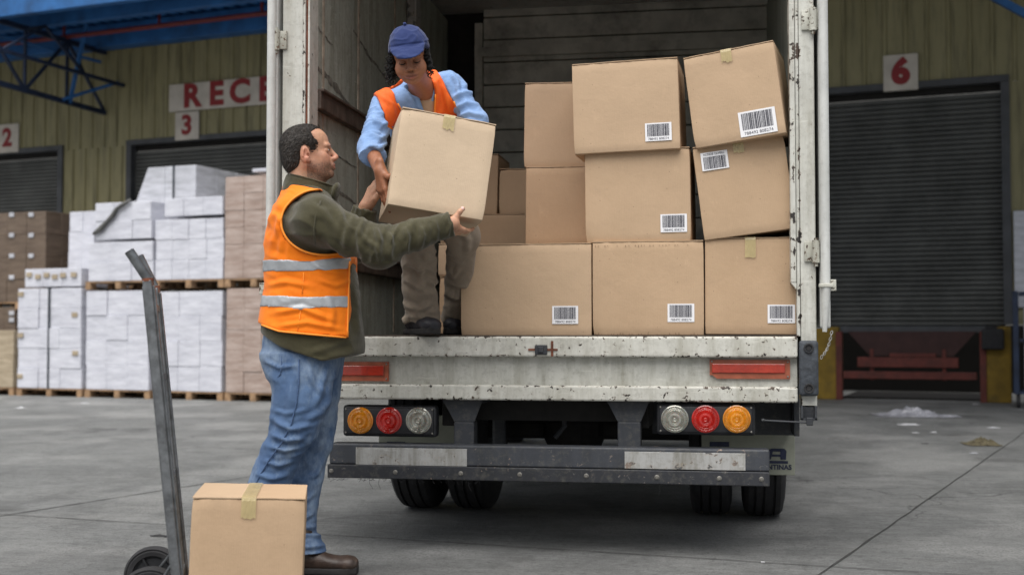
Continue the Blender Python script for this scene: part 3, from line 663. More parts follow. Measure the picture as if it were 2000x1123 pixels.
# right edge: pale sheet and dark blue cage trolley
p = BL(1979, 500, -.9); loc = B0+bu*(p[0]+.42)+bn*(-.9)
cg = thing('cage_trolley', 'dark blue framed cage trolley cut by the right edge of the photo', 'trolley', (loc[0], loc[1], 0), BANG)
m = MB()
for x in (-.40, .40):
    for y in (-.35, .35): m.box(x-.035, x+.035, y-.035, y+.035, .18, 1.56, .006)
for z in (.20, .9, 1.53):
    for y in (-.35, .35): m.box(-.36, .36, y-.02, y+.02, z-.02, z+.02)
    for x in (-.4, .4): m.box(x-.02, x+.02, -.31, .31, z-.02, z+.02)
m.build('frame', MAT['blue_dark'], cg)
for x in (-.38, .38):
    for y in (-.33, .33):
        m = MB(); m.lathe([(0, -.025), (.08, -.025), (.09, -.012), (.09, .012), (.08, .025), (0, .025)], 20, Matrix.Translation((x, y, .09)) @ Matrix.Rotation(math.pi/2, 4, 'Y')); m.build('caster', MAT['rubber'], cg)
m = MB(); m.box(-.3, .33, -.3, .3, .23, 1.36, .02); m.build('sheet_stack', MAT['wrap_grey'], cg)
p0 = BL(1979, 412, -.08); p1 = BL(2040, 600, -.08); loc = B0+bu*p0[0]+bn*(-.08)
m = MB(); wdt = p1[0]-p0[0]; m.box(0, wdt, 0, .05, p1[2], p0[2], .01)
o = m.build('notice_panel', MAT['wrap_grey']); o.location = tuple(loc); o.rotation_euler = (0, 0, BANG); tag(o, 'tall pale grey panel beside the right shutter at the photo edge', 'panel')

# ================================================================== palletised goods
PY = -3.87
def pallet(x0, x1, y0, y1, z0, label, group='wooden pallets under the wrapped goods'):
    cx_, cy_ = (x0+x1)/2, (y0+y1)/2; wd, dp = x1-x0, y1-y0; loc = B0+bu*cx_+bn*cy_; loc[2] = z0
    t = thing('wooden_pallet', label, 'pallet', tuple(loc), BANG, group)
    for i in range(3):
        for j in range(3): X = (-wd/2+.05, 0, wd/2-.05)[i]; Y = (-dp/2+.07, 0, dp/2-.07)[j]; m = MB(); m.box(X-.05, X+.05, Y-.07, Y+.07, .022, .10, .003); m.build('block', MAT['wood'], t)
    m = MB()
    for X in (-wd/2+.05, 0, wd/2-.05): m.box(X-.05, X+.05, -dp/2, dp/2, 0, .021, .002)
    m.build('bottom_boards', MAT['wood'], t)
    m = MB(); n = 6
    for i in range(n): Y = -dp/2+.05+(dp-.1)*i/(n-1); m.box(-wd/2, wd/2, Y-.045, Y+.045, .101, .123, .002)
    m.build('top_boards', MAT['wood'], t)
    return t
def load(px0, py0, px1, py1, mat, label, cat='wrapped goods', yl=PY, dp=1.15, rows=4, cols=3, jit=.012, name='wrapped_load', strap=None, tabs=None, group=None, z0=None, bulge=.02, tilt=0, off=0):
    p = BL(px0, py1, yl); q = BL(px1, py0, yl); x0, x1 = p[0], q[0]; zb = p[2] if z0 is None else z0; zt = q[2]
    loc = B0+bu*(x0+x1)/2+bn*(yl+dp/2); loc[2] = zb; t = thing(name, label, cat, tuple(loc), BANG, group)
    wd = x1-x0; hg = zt-zb; m = MB(); r = random.Random(int(px0*7+py0))
    dr = max(2, int(dp/wd*cols+.5)); g_ = .0012
    for k in range(rows):
        ox = r.uniform(-1, 1)*jit
        for i in range(cols):
            for j in range(dr):
                if 0 < i < cols-1 and 0 < j < dr-1 and k < rows-1: continue
                a0 = -wd/2+wd*i/cols+ox+r.uniform(-.3, .3)*jit; a1 = -wd/2+wd*(i+1)/cols+ox+r.uniform(-.3, .3)*jit
                b0 = -dp/2+dp*j/dr+r.uniform(-1, 1)*jit; b1 = -dp/2+dp*(j+1)/dr+r.uniform(-.3, .3)*jit
                m.box(a0+g_, a1-g_, b0+g_, b1-g_, hg*k/rows+.0005, hg*(k+1)/rows-.001, .006, 1)
    if tilt: 
        for v in m.bm.verts: v.co.x += max(0, (wd*.25-(v.co.x+wd/2)))*(-v.co.z/hg)*tilt*-1
    m.build('wrapped_cartons', MAT[mat], t)
    if strap is not None:
        X = BL(strap, py0, yl)[0]-(x0+x1)/2; m = MB(); m.box(X-.012, X+.012, -dp/2-.022, dp/2+.022, -.01, hg+.006, .002); m.build('strap', MAT['strap'], t)
    if tabs:
        for px, py in tabs: c = BL(px, py, yl); X = c[0]-(x0+x1)/2; Z = c[2]-zb; m = MB(); m.box(X-.055, X+.055, -dp/2-.024, -dp/2-.005, Z-.035, Z+.04, .004); m.build('corner_label', MAT['wrap_beige'] if mat == 'wrap_white' else MAT['wrap_grey'], t)
    return t, x0, x1, zb, zt
zlow = .125
def low(px0, py0, px1, mat, lab, plab, **k):
    t, x0, x1, zb, zt = load(px0, py0, px1, 768, mat, lab, z0=zlow, **k); pallet(x0-.01, x1+.02, PY, PY+1.15, 0, plab); return x0, x1, zt
low(33, 562, 160, 'wrap_white', 'tall white wrapped stack with a black strap, lower left of the goods', 'pallet under the strapped white stack at the left', strap=97, tabs=((42, 575), (147, 615), (41, 655), (148, 690), (40, 735)), rows=5)
load(48, 523, 158, 561, 'wrap_white', 'narrow white carton layer on top of the strapped stack', rows=1, cols=3, name='carton_layer', tabs=((58, 537), (75, 541), (92, 538), (108, 541), (124, 538), (145, 537)))
low(166, 567, 292, 'wrap_white', 'lower white stack directly left of the hand truck post', 'pallet under the lower white stack left of the hand truck post', rows=4)
low(305, 568, 434, 'wrap_white', 'lower white stack between the hand truck post and the pink stack', 'pallet under the lower white stack right of the hand truck post', rows=4)
low(440, 562, 548, 'wrap_pink', 'lower film wrapped stack of brown cartons beside the man', 'pallet under the lower brown-pink stack', rows=5, jit=.008)
z2 = BL(200, 565, PY)[2]
for a_, b_, lb in ((166, 295, 'raised pallet on the left lower white stack'), (300, 436, 'raised pallet on the right lower white stack'), (438, 552, 'raised pallet on the lower brown-pink stack')):
    pallet(BL(a_, 600, PY)[0], BL(b_, 600, PY)[0], PY, PY+1.15, z2, lb)
z3 = z2+.125
load(172, 470, 298, 549, 'wrap_white', 'middle tier white stack under the twisted cord', z0=z3, rows=2)
_, ux0, ux1, _, uz = load(186, 392, 296, 470, 'wrap_white', 'upper part of the white stack with a twisted cord over it', rows=2, z0=BL(172, 470, PY)[2]+.002)
load(303, 425, 436, 549, 'wrap_white', 'upper right white stack with square cartons on pallet', z0=z3, rows=3, cols=4, jit=.008)
load(322, 383, 436, 425, 'wrap_white', 'single white carton layer on the upper right stack', rows=1, cols=3, z0=BL(303, 425, PY)[2]+.002, name='carton_layer')
load(438, 340, 552, 549, 'wrap_pink', 'tall film wrapped stack of brown cartons behind the truck door', z0=z3, rows=6, jit=.006)
load(492, 326, 552, 340, 'wrap_white', 'white slab lying on the tall brown-pink stack', rows=1, cols=1, z0=BL(438, 340, PY)[2]+.002, name='carton_layer')
load(262, 322, 382, 386, 'wrap_grey', 'wide grey-white wrapped bundle on the very top of the goods', yl=PY+.5, rows=1, cols=2, dp=1.6, tilt=.9, strap=340, name='wrapped_bundle', z0=uz+.004)
p = BL(133, 520, -2.6)
load(133, 412, 186, 560, 'wrap_white', 'white stack standing further back behind the strapped stack', yl=-2.6, z0=0, rows=9, cols=2, jit=.02)
# twisted cord over the upper left stack
pc = [BL(x, y, PY-.03-.012*(i % 2)) for i, (x, y) in enumerate([(255, 390), (240, 400), (228, 408), (221, 420), (210, 432), (196, 447), (183, 457)])]
m = MB(); m.tube([Vector(B0+bu*q[0]+bn*q[1]+np.array([0, 0, q[2]])) for q in pc], [.02, .035, .03, .04, .03, .045, .03], 8)
tag(m.build('twisted_cord', MAT['concrete_dark'], smooth=True), 'dark twisted film cord hanging over the upper left white stack', 'cord')
# left edge: dark brown wrapped cartons
p = BL(0, 500, -2.2)
load(-60, 412, 90, 572, 'wrap_brown', 'dark brown film wrapped cartons with white labels at the left edge', yl=-2.6, rows=4, cols=4, jit=.006, z0=BL(0, 590, -2.6)[2], tabs=[(x, y) for x in (24, 62) for y in (420, 460, 500, 542)])
pallet(BL(-60, 600, -2.6)[0], BL(38, 600, -2.6)[0], -2.6, -1.5, BL(0, 590, -2.6)[2]-.125, 'pallet under the dark brown cartons at the left edge')
load(-60, 600, 30, 770, 'wrap_brown', 'lower dark brown wrapped cartons behind the beige one at the left edge', yl=-2.6, rows=4, cols=4, jit=.006, z0=0, tabs=[(24, y) for y in (612, 625)])
load(-90, 645, 26, 768, 'wrap_beige', 'beige film wrapped carton stack cut by the left edge', yl=PY, z0=zlow, rows=2, cols=2)
pallet(BL(-90, 700, PY)[0], BL(27, 700, PY)[0], PY, PY+1.15, 0, 'pallet under the beige carton stack at the left edge')

# ================================================================== litter
def crumple(name, px, py, wd, dp, h, mat, label, cat, seed, n=22):
    c = atZ(px, py); m = MB()
    def fn(u, v):
        x, y = (u-.5)*wd, (v-.5)*dp; e = max(0, 1-((2*u-1)**2+(2*v-1)**2)); q = Vector((x*9/wd, y*9/dp, seed))
        z = h*e*(.35+.9*abs(mnoise.noise(q)))*(1.2 if e > .5 else .8)
        return Vector((x*(1+.25*mnoise.noise(q*.5)), y*(1+.3*mnoise.noise(q*.7+Vector((4, 4, 4)))), z+.006))
    m.grid(fn, n, n)
    o = m.build(name, MAT[mat]); o.location = (c[0], c[1], 0)
    s = o.modifiers.new('s', 'SOLIDIFY'); s.thickness = .002
    return tag(o, label, cat)
MAT['film'] = simple('plastic_film', (.30, .30, .33), .3, var=.3, scale=10, spec=.6); MAT['leaf'] = simple('leaf_heap', (.10, .085, .05), .9, var=.5, scale=30, bump=.01)
MAT['paper'] = simple('paper', (.6, .6, .62), .7)
crumple('crumpled_film', 1780, 812, .80, .6, .11, 'film', 'crumpled clear plastic film on the concrete in front of dock 6', 'plastic sheet', 3.1, 30)
crumple('debris_heap', 1918, 868, .30, .35, .07, 'leaf', 'small brown heap of debris near the right edge', 'debris', 8.2)
crumple('crumpled_film', 1850, 814, .3, .12, .03, 'film', 'thin strip of film right of the crumpled plastic', 'plastic sheet', 5.5, 10)
for i, (px, py, s_, mt, lb) in enumerate([(40, 797, .10, 'paper', 'small white scrap near the left edge of the yard'), (166, 788, .09, 'paper', 'small white scrap by the pallets'), (1775, 830, .16, 'paper', 'flat white scrap in front of the crumpled film'),
        (1905, 790, .07, 'paper', 'white scrap beside the yellow dock block'), (1940, 836, .09, 'paper', 'white scrap above the brown heap'), (1902, 886, .05, 'wrap_grey', 'bluish scrap below the brown heap'), (1806, 867, .05, 'rubber', 'dark scrap of rubber left of the brown heap'),
        (312, 1048, .07, 'rubber', 'short dark strip of rubber above the hand truck wheel'), (1490, 1099, .012, 'paper', 'tiny white chip on the joint right of the tyres'), (1788, 846, .05, 'paper', 'tiny white scrap below the crumpled film'), (1823, 845, .05, 'paper', 'second tiny white scrap, further right below the film')]):
    crumple('litter', px, py, s_*1.3, s_*(.8 if mt != 'rubber' else .25), s_*.12, mt, lb, 'litter', i*1.7, 6)

# ================================================================== truck
TR = 5.6                                    # world Y of the rear frame
def T(px, py, Y=TR): p = atY(px, py, Y); return p[0], p[2]
XO0, XO1 = -2.052, .436; XI0, XI1 = -1.917, .338; FZ = .985; TOP = 3.35; FY = 8.75
truck = thing('box_truck', 'old white box truck seen from behind with open rear doors', 'truck', ((XO0+XO1)/2, TR, 0)); TX = (XO0+XO1)/2
def tp(name, mat, mb_, parent=None, **k):
    bmesh.ops.translate(mb_.bm, verts=mb_.bm.verts[:], vec=(-TX, -TR, 0)); return mb_.build(name, MAT[mat], parent or truck, **k)
def tsub(name, mat, mb_, parent, **k): return tp(name, mat, mb_, parent, **k)
m = MB(); m.box(XO0, XO0+.05, TR+.08, FY+.1, FZ-.2, TOP); s1 = tp('side_wall', 'white_door', m)
m = MB(); m.box(XO1-.05, XO1, TR+.08, FY+.1, FZ-.2, TOP); tp('side_wall', 'white_door', m)
m = MB(); m.box(XO0+.052, XI0-.02, TR+.10, FY, FZ, TOP-.06); lin = tp('inner_lining', 'wall_in', m)
m = MB(); m.box(XI1+.02, XO1-.052, TR+.10, FY, FZ, TOP-.06); tp('inner_lining', 'wall_in', m)
m = MB(); m.box(XO0, XO1, TR, FY+.1, TOP, TOP+.05); tp('roof', 'white_door', m)
m = MB(); m.box(XO0+.05, XO1-.05, TR+.05, FY, FZ-.06, FZ-.002); tp('load_floor', 'floor_in', m)
m = MB(); m.box(XO0, XO1, FY+.06, FY+.1, FZ-.2, TOP); tp('front_wall', 'under', m)
# front: horizontal slats in a frame
sx0, sz = T(945, 300, FY)[0], T(945, 0, FY)[1]; sx1 = T(1512, 300, FY)[0]
m = MB(); z = FZ
while z < TOP: m.box(sx0, sx1, FY-.02, FY+.02, z+.003, z+.160, .006); z += .165
tp('front_slats', 'slat', m)
m = MB(); m.box(sx0-.06, sx0-.003, FY-.05, FY+.03, FZ, TOP-.1, .004); m.box(sx1+.003, sx1+.06, FY-.05, FY+.03, FZ, TOP-.1, .004); m.box(sx0-.06, sx1+.06, FY-.052, FY+.03, 3.0, 3.07); tp('slat_frame', 'slat', m)
# rear posts
for x0, x1, sg in ((XO0, XI0, 1), (XI1, XO1, -1)):
    zb = T(1575, 797)[1]
    m = MB(); m.box(x0, x1-.03*(sg > 0), TR, TR+.09, zb, TOP, .006) if sg > 0 else m.box(x0+.03, x1, TR, TR+.09, zb, TOP, .006)
    po = tp('rear_post', 'white_post', m)
    if sg > 0: m = MB(); m.box(x1-.029, x1-.018, TR-.008, TR+.12, FZ+.0, TOP, .003); m.box(x1-.006, x1+.004, TR-.006, TR+.12, FZ, TOP, .003); tsub('seal_strip', 'white_post', m, po); m = MB(); m.box(x1-.0175, x1-.0065, TR+.004, TR+.12, FZ, TOP); tsub('rusty_channel', 'rust', m, po)
    else:
        zz = T(1550, 552)[1]
        m = MB(); m.box(x0-.012, x0+.012, TR-.012, TR+.10, zz, TOP, .004); m.prism([(x0-.012, zz-.001), (x0+.012, zz-.001), (x0+.012, zz-.03)], TR-.012, TR+.10); tsub('seal_strip', 'white_post', m, po)
        m = MB(); m.box(x0+.014, x0+.028, TR-.002, TR+.10, FZ, TOP, .002); tsub('inner_strip', 'white_post', m, po)
m = MB(); m.box(XO0, XO1, TR-.002, TR+.1, TOP-.12, TOP-.001, .005); tp('top_rail', 'white_post', m)
# sill: upper lip, recessed panel, lower lip
xs0, xs1 = T(600, 700)[0], T(1557, 700)[0]
z1, z2_, z3_, z4 = T(1100, 657)[1], T(1100, 697)[1], T(1100, 752)[1], T(1100, 782)[1]
m = MB(); m.box(xs0, xs1, TR-.045, TR+.1, z2_, z1, .010, 3); tp('sill_lip', 'white_sill', m)
m = MB(); m.box(xs0, xs1, TR+.003, TR+.09, z3_, z2_-.001); tp('sill_panel', 'white_panel', m)
m = MB(); m.box(xs0-.0, xs1, TR-.035, TR+.1, z4, z3_, .010, 3); tp('sill_foot', 'white_sill', m)
m = MB(); m.box(XI0-.02, XI1+.02, TR-.02, TR+.3, z1+.0005, z1+.006); tp('sill_tread', 'floor_in', m)
# centre catch
x, z = T(1057, 683, TR-.05); m = MB(); m.box(x-.028, x+.028, TR-.062, TR-.044, z-.022, z+.022, .004); m.box(x-.012, x+.012, TR-.072, TR-.06, z-.012, z+.014, .003); ca = tp('centre_catch', 'dark_metal', m)
m = MB(); m.box(x-.060, x+.075, TR-.050, TR-.0455, z-.004, z+.005); m.box(x+.045, x+.055, TR-.0512, TR-.0452, z-.03, z+.04); tsub('rusty_mount', 'rust', m, ca)
# inner rails and seams on the left wall
rz1 = T(603, 186)[1]; rz2 = T(603, 497)[1]
m = MB()
for zc in (rz1, rz2):
    m.box(XI0-.02, XI0+.02, TR+.12, FY-.02, zc-.045, zc+.045, .006); m.box(XI0-.018, XI0+.035, TR+.12, FY-.02, zc+.040, zc+.055, .004)
tp('cargo_rail', 'rail_in', m)
m = MB()
for px in (630, 699, 770):
    r_ = ray(px, 300); Y = (XI0-.018)/r_[0]*r_[1]; m.box(XI0-.0195, XI0-.014, Y-.012, Y+.012, FZ+.02, TOP-.08)
tp('panel_seam', 'wall_seam', m)
def onwall(px, py, X=XI0-.0185): r_ = ray(px, py); p = CAM+r_*(X/r_[0]); return p
for pl, wd0 in ((((604, 118), (640, 150), (690, 215), (755, 290)), .030), (((604, 30), (625, 60), (650, 90)), .012), (((615, 235), (650, 300), (700, 330)), .010), (((690, 60), (720, 110), (760, 160)), .016), (((606, 545), (640, 560), (690, 548)), .030), (((608, 350), (660, 372), (720, 420)), .014)):
    W_ = [onwall(*p) for p in pl]; m = MB(); pr = None
    for i in range(41):
        t_ = i/40*(len(W_)-1); k = min(int(t_), len(W_)-2); p = W_[k]*(1-(t_-k))+W_[k+1]*(t_-k); e = W_[k+1]-W_[k]; nn = np.array([0, -e[2], e[1]]); nn = nn/np.linalg.norm(nn); w_ = wd0*(.35+1.1*abs(mnoise.noise(Vector((i*.31, wd0*99, 0)))))*math.sin(math.pi*(i+.5)/41)**.3; p = p+nn*mnoise.noise(Vector((i*.2, 3, wd0*50)))*.012
        cur = [m.bm.verts.new(p-nn*w_), m.bm.verts.new(p+nn*w_)]
        if pr: m.bm.faces.new((pr[0], cur[0], cur[1], pr[1]))
        pr = cur
    tp('scrape_mark', 'scrape', m)
r_ = ray(812, 20); Y = (XI0+.03)/r_[0]*r_[1]; m = MB(); m.box(XI0-.015, XI0+.05, Y-.06, Y+.06, FZ, TOP-.06, .01); tp('wall_pillar', 'plate', m)
# doors folded back along the sides, seen edge on
for sg, xa, xb in ((-1, T(523, 300)[0], T(543, 300)[0]), (1, T(1599, 300)[0], T(1619, 300)[0])):
    m = MB(); m.box(xa, xb, TR-.015, TR+1.18, T(1610, 650)[1]+.02, TOP-.02, .010, 3); dr_ = tp('rear_door', 'white_door', m)
    x = (xa+xb)/2; m = MB(); zt = T(1610, 560)[1]; zb = T(1612, 648)[1]
    m.tube([(x, TR-.028, TOP-.05), (x, TR-.028, zt)], .021, 16); m.tube([(x+.002*sg, TR-.028, zt), (x, TR-.03, zt-.02), (x-.006, TR-.03, zb)], [.025, .021, .010], 14); tsub('lock_tube', 'white_door', m, dr_, smooth=False, angle=40)
    m = MB(); m.box(x-.03, x+.03, TR-.056, TR-.02, zt-.004, zt+.012, .003); m.box(x+sg*.02, x+sg*.045, TR-.04, TR-.01, zt-.02, zt+.03, .003); tsub('tube_bracket', 'hinge', m, dr_)
# hinges
for (cx_, cy_) in ((549, 80), (1579, 41), (1585, 492), (556, 520)):
    x, z = T(cx_, cy_); sg = -1 if cx_ < 1000 else 1
    m = MB(); h = .05; xk = x+sg*.018
    m.box(min(x-sg*.032, xk), max(x-sg*.032, xk), TR-.014, TR-.001, z-h+.006, z+h-.006, .003)
    m.tube([(xk, TR-.020, z-h), (xk, TR-.020, z+h)], .017, 14); m.tube([(xk, TR-.020, z-h-.016), (xk, TR-.020, z+h+.010)], .009, 10)
    m.box(min(xk, xk+sg*.03), max(xk, xk+sg*.03), TR-.016, TR-.004, z-h+.006, z+h-.006, .003)
    tp('hinge', 'hinge', m, angle=40)
# rubber buffers at the feet of the posts
for cx_ in (1579, 577):
    x, z = T(cx_, 719, TR-.02); m = MB(); m.box(x-.042, x+.042, TR-.045, TR-.002, z-.122, z+.122, .014, 3); bu_ = tp('rubber_buffer', 'buffer', m, angle=50)
    for dz in (-.088, .088):
        m = MB(); m.lathe([(.0, .001), (.011, .001), (.013, -.001), (.016, -.002), (.016, .006), (.021, .006), (.022, 0), (.022, -.006)], 18, Matrix.Translation((x, TR-.046, z+dz)) @ Matrix.Rotation(math.pi/2, 4, 'X')); tsub('buffer_bolt', 'rubber', m, bu_)
    m = MB(); x, z = T(cx_, 805); m.box(x-.035, x+.035, TR+.0, TR+.012, z-.03, z+.03); m.box(x-.035, x-.025, TR-.04, TR, z-.03, z+.03); m.box(x+.025, x+.035, TR-.04, TR, z-.03, z+.03); m.box(x-.035, x+.035, TR-.04, TR, z-.034, z-.024); m.box(x-.012, x+.016, TR-.05, TR-.03, z-.055, z-.02, .003); tp('post_foot_bracket', 'dark_metal', m)
x, z = T(1580, 824); xa, za = T(1490, 820); m = MB(); m.tube([(xa, TR-.02, za), (x, TR-.04, z)], .0042, 8); m.tube([(xa-.006, TR-.02, za), (xa+.006, TR-.02, za+.002)], .007, 8); tp('catch_rod', 'dark_metal', m)
# chain
m = MB(); cA = np.array([*T(1624, 650, TR-.03)]); cB = np.array([*T(1604, 697, TR-.01)]); n = 11
for i in range(n):
    t_ = i/(n-1); xz = cA*(1-t_)+cB*t_; sag = -.015*math.sin(math.pi*t_); c = Vector((xz[0]-sag*.4, TR-.03, xz[1]+sag*.6)); dv = Vector((cB[0]-cA[0], 0, cB[1]-cA[1])).normalized(); sd_ = Vector((0, 1, 0)) if i % 2 else Vector((-dv.z, 0, dv.x))
    pts = [c+dv*.0085*math.cos(a)*1.15+sd_*.0048*math.sin(a) for a in [2*math.pi*k/10 for k in range(11)]]; m.tube(pts, .0017, 6, cap=False)
tp('safety_chain', 'plate', m)
# red side reflectors
def reflector(px0, px1, py0, py1):
    (x0, zt), (x1, zb) = T(px0, py0), T(px1, py1)
    m = MB(); c = .02; m.prism([(x0, zt), (x1, zt), (x1, zb), (x0+c*1.6, zb), (x0+c*.6, zb+c*.8), (x0, zb+c*.8)], TR-.012, TR+.002); f = tp('red_marker', 'reflector_frame', m)
    m = MB(); m.box(x0+.010, x1-.022, TR-.019, TR-.0125, zb+.026, zt-.018, .004); tsub('marker_lens', 'reflector', m, f)
    for xx, zz in ((x1-.010, zt-.010), (x1-.010, zb+.010), (x0+.010, zt-.008)):
        m = MB(); m.lathe([(0, .004), (.0035, .003), (.005, 0)], 10, Matrix.Translation((xx, TR-.012, zz)) @ Matrix.Rotation(math.pi/2, 4, 'X')); tsub('screw', 'bolt', m, f)
reflector(1386, 1543, 702, 740); reflector(602, 760, 706, 744)
# tail lamps
def lamps(px0, px1, py0, py1, cs, cz):
    Y = TR+.03; (x0, zt), (x1, zb) = T(px0, py0, Y), T(px1, py1, Y)
    m = MB(); m.box(x0, x1, Y-.03, Y+.04, zb, zt, .015, 3); m.box(x0+.012, x1-.012, Y-.038, Y-.02, zb+.012, zt-.012, .008, 2); h = tp('tail_lamp_housing', 'black_plastic', m, angle=40)
    for px, mt in cs:
        x, z = T(px, cz, Y-.04); R_ = .0565; prof = [(R_+.006, 0), (R_+.005, .008), (R_, .010)]
        n = 26
        for i in range(n): r = R_*(1-i/n); prof.append((r, .012+.009*(1-(r/R_)**2)+.0014*math.cos(i*math.pi*.9)*(1 if i < n-1 else 0)))
        prof.append((0, .021)); M = Matrix.Translation((x, Y-.036, z)) @ Matrix.Rotation(math.pi/2, 4, 'X')
        m = MB(); m.lathe(prof, 56, M)
        for k in range(44):                                   # moulded prisms round the rim
            a = 2*math.pi*k/44; ra, rb = R_*.76, R_*.97
            p = M @ Vector((ra*math.cos(a), ra*math.sin(a), .0160)); q = M @ Vector((rb*math.cos(a), rb*math.sin(a), .0128)); m.bar(p, q, .0028, .0028)
        tsub({'amber': 'amber_lens', 'red': 'red_lens', 'clear': 'clear_lens'}[mt], mt, m, h, angle=50)
    for xx in (x0+.018, x1-.018):
        for zz in (zb+.018, zt-.018): m = MB(); m.lathe([(0, .003), (.004, .002), (.005, 0)], 10, Matrix.Translation((xx, Y-.038, zz)) @ Matrix.Rotation(math.pi/2, 4, 'X')); tsub('screw', 'bolt', m, h)
lamps(673, 855, 790, 853, ((704, 'amber'), (760, 'red'), (818, 'clear')), 821)
lamps(1283, 1475, 786, 850, ((1318, 'clear'), (1378, 'red'), (1439, 'amber')), 818)
# bumper (drooping a little to the left as in life)
bx0, bz0 = T(643, 869, TR-.05); bx1, bz1 = T(1503, 873, TR-.05); zlo = T(1000, 912, TR-.05)[1]; zll = T(1000, 939, TR-.05)[1]
zt_ = T(1000, 871, TR-.05)[1]
m = MB(); m.box(bx0, bx1, TR-.05, TR+.06, zlo, zt_, .008, 3); bp = tp('bumper', 'bumper', m)
m = MB(); m.box(bx0-.005, bx1-.001, TR-.062, TR+.03, zll, zlo-.001, .004, 2); tsub('bumper_strip', 'bumper_low', m, bp)
for a_, b_ in ((695, 912), (1220, 1456)):
    x0, x1 = T(a_, 900, TR-.052)[0], T(b_, 900, TR-.052)[0]; m = MB(); m.box(x0, x1, TR-.054, TR-.0495, zlo+.004 if a_ > 1000 else zlo-.0, zt_-.016, .001); tsub('reflector_plate', 'plate', m, bp)
for px in (647, 772, 900, 1015, 1145, 1283, 1405, 1487):
    x, _ = T(px, 925, TR-.062); m = MB(); m.lathe([(0, .007), (.006, .007), (.0075, .004), (.0075, .002), (.011, .001), (.011, 0)], 12, Matrix.Translation((x, TR-.062, (zll+zlo)/2)) @ Matrix.Rotation(math.pi/2, 4, 'X')); tsub('bumper_bolt', 'bolt', m, bp)
m = MB()                                                  # frayed hem hanging from the strip
for k in range(70):
    x = random.uniform(bx0, bx0+.75) if k < 55 else random.uniform(bx0, bx1); L = random.uniform(.004, .022) if k % 23 else .05; m.tube([(x, TR-.05, zll+.002), (x+random.uniform(-.006, .006), TR-.052, zll-L*.5), (x+random.uniform(-.02, .02), TR-.05, zll-L)], .0008, 4)
tsub('frayed_edge', 'rubber', m, bp)
for a_, b_, c_, d_ in ((863, 946, 889, 928), (1182, 1272, 1207, 1252)):
    Y = TR+.06; (x0, zt), (x1, _) = T(a_, 783, Y), T(b_, 783, Y); (x2, zm), (x3, _) = T(c_, 822, Y), T(d_, 822, Y); zb = zt_-.02
    m = MB(); m.prism([(x0, zt+.02), (x1, zt+.02), (x3, zm), (x2, zm)], Y-.02, Y-.008); m.box(x2, x3, Y-.03, Y+.06, zb, zm-.001, .006); m.box(x0+.01, x1-.01, Y-.008, Y+.5, zt-.01, zt+.03); tp('bumper_bracket', 'dark_metal', m)
# chassis
m = MB()
for x in (-1.25, -.35): m.box(x-.04, x+.04, TR+.12, 13, .56, .74, .006)
for y in (TR+.25, 7.4, 8.6): m.box(-1.2, -.4, y, y+.08, .58, .72)
m.box(XO0+.12, XO1-.12, TR+.12, FY, .70, FZ-.08); tp('chassis', 'under', m)
m = MB(); m.tube([(-1.9, 6.95, .46), (.38, 6.95, .46)], .06, 14); m.lathe([(0, -.2), (.12, -.16), (.18, -.04), (.18, .04), (.12, .16), (0, .2)], 20, Matrix.Translation((-.8, 6.95, .46))); tp('rear_axle', 'under', m)
m = MB(); x, z = T(975, 850, 6.2); m.tube([(x, 6.2, z-.05), (x, 6.2, z+.15)], .035, 12); m.tube([(x+.3, 6.1, z), (x+.35, 6.1, z+.06), (x+.33, 6.1, z+.2)], .012, 8); m.tube([(-1.2, 6, .66), (-.9, 6.1, .62), (-.5, 6, .65)], .01, 8); tp('air_line', 'dark_metal', m)
def tyre(x0, x1, zr=.46, Y=6.95):
    wd = x1-x0; prof = []; h = wd/2
    for x, r in ((-h+.01, .24), (-h, .30), (-h+.0, .38), (-h+.012, .435), (-h+.03, .455), (-h+.055, zr), (-h+.057, zr-.012), (-h+.067, zr-.012), (-h+.069, zr), (-.012, zr), (-.010, zr-.012), (.0, zr-.012), (.002, zr), (h-.069, zr), (h-.067, zr-.012), (h-.057, zr-.012), (h-.055, zr), (h-.03, .455), (h-.012, .435), (h, .38), (h, .30), (h-.01, .24)): prof.append((r, x))
    M = Matrix.Translation(((x0+x1)/2, Y, zr+.002)) @ Matrix.Rotation(math.pi/2, 4, 'Y'); m = MB(); m.lathe(prof, 64, M); w_ = tp('tyre', 'rubber', m, angle=35)
    m = MB(); m.lathe([(0, -h*.2), (.10, -h*.2), (.14, -h*.5), (.22, -h*.6), (.245, -h*.85), (.245, h*.85), (.22, h*.6), (.14, h*.5), (.1, h*.2), (0, h*.2)], 32, M); tsub('rim', 'dark_metal', m, w_, angle=35)
for a_, b_ in ((-1.79, -1.56), (-1.475, -1.245), (-.15, .075), (.13, .355)): tyre(a_, b_)
for a_, b_ in ((-2.0, -1.75), (.12, .37)): tyre(a_, b_, Y=11.2)
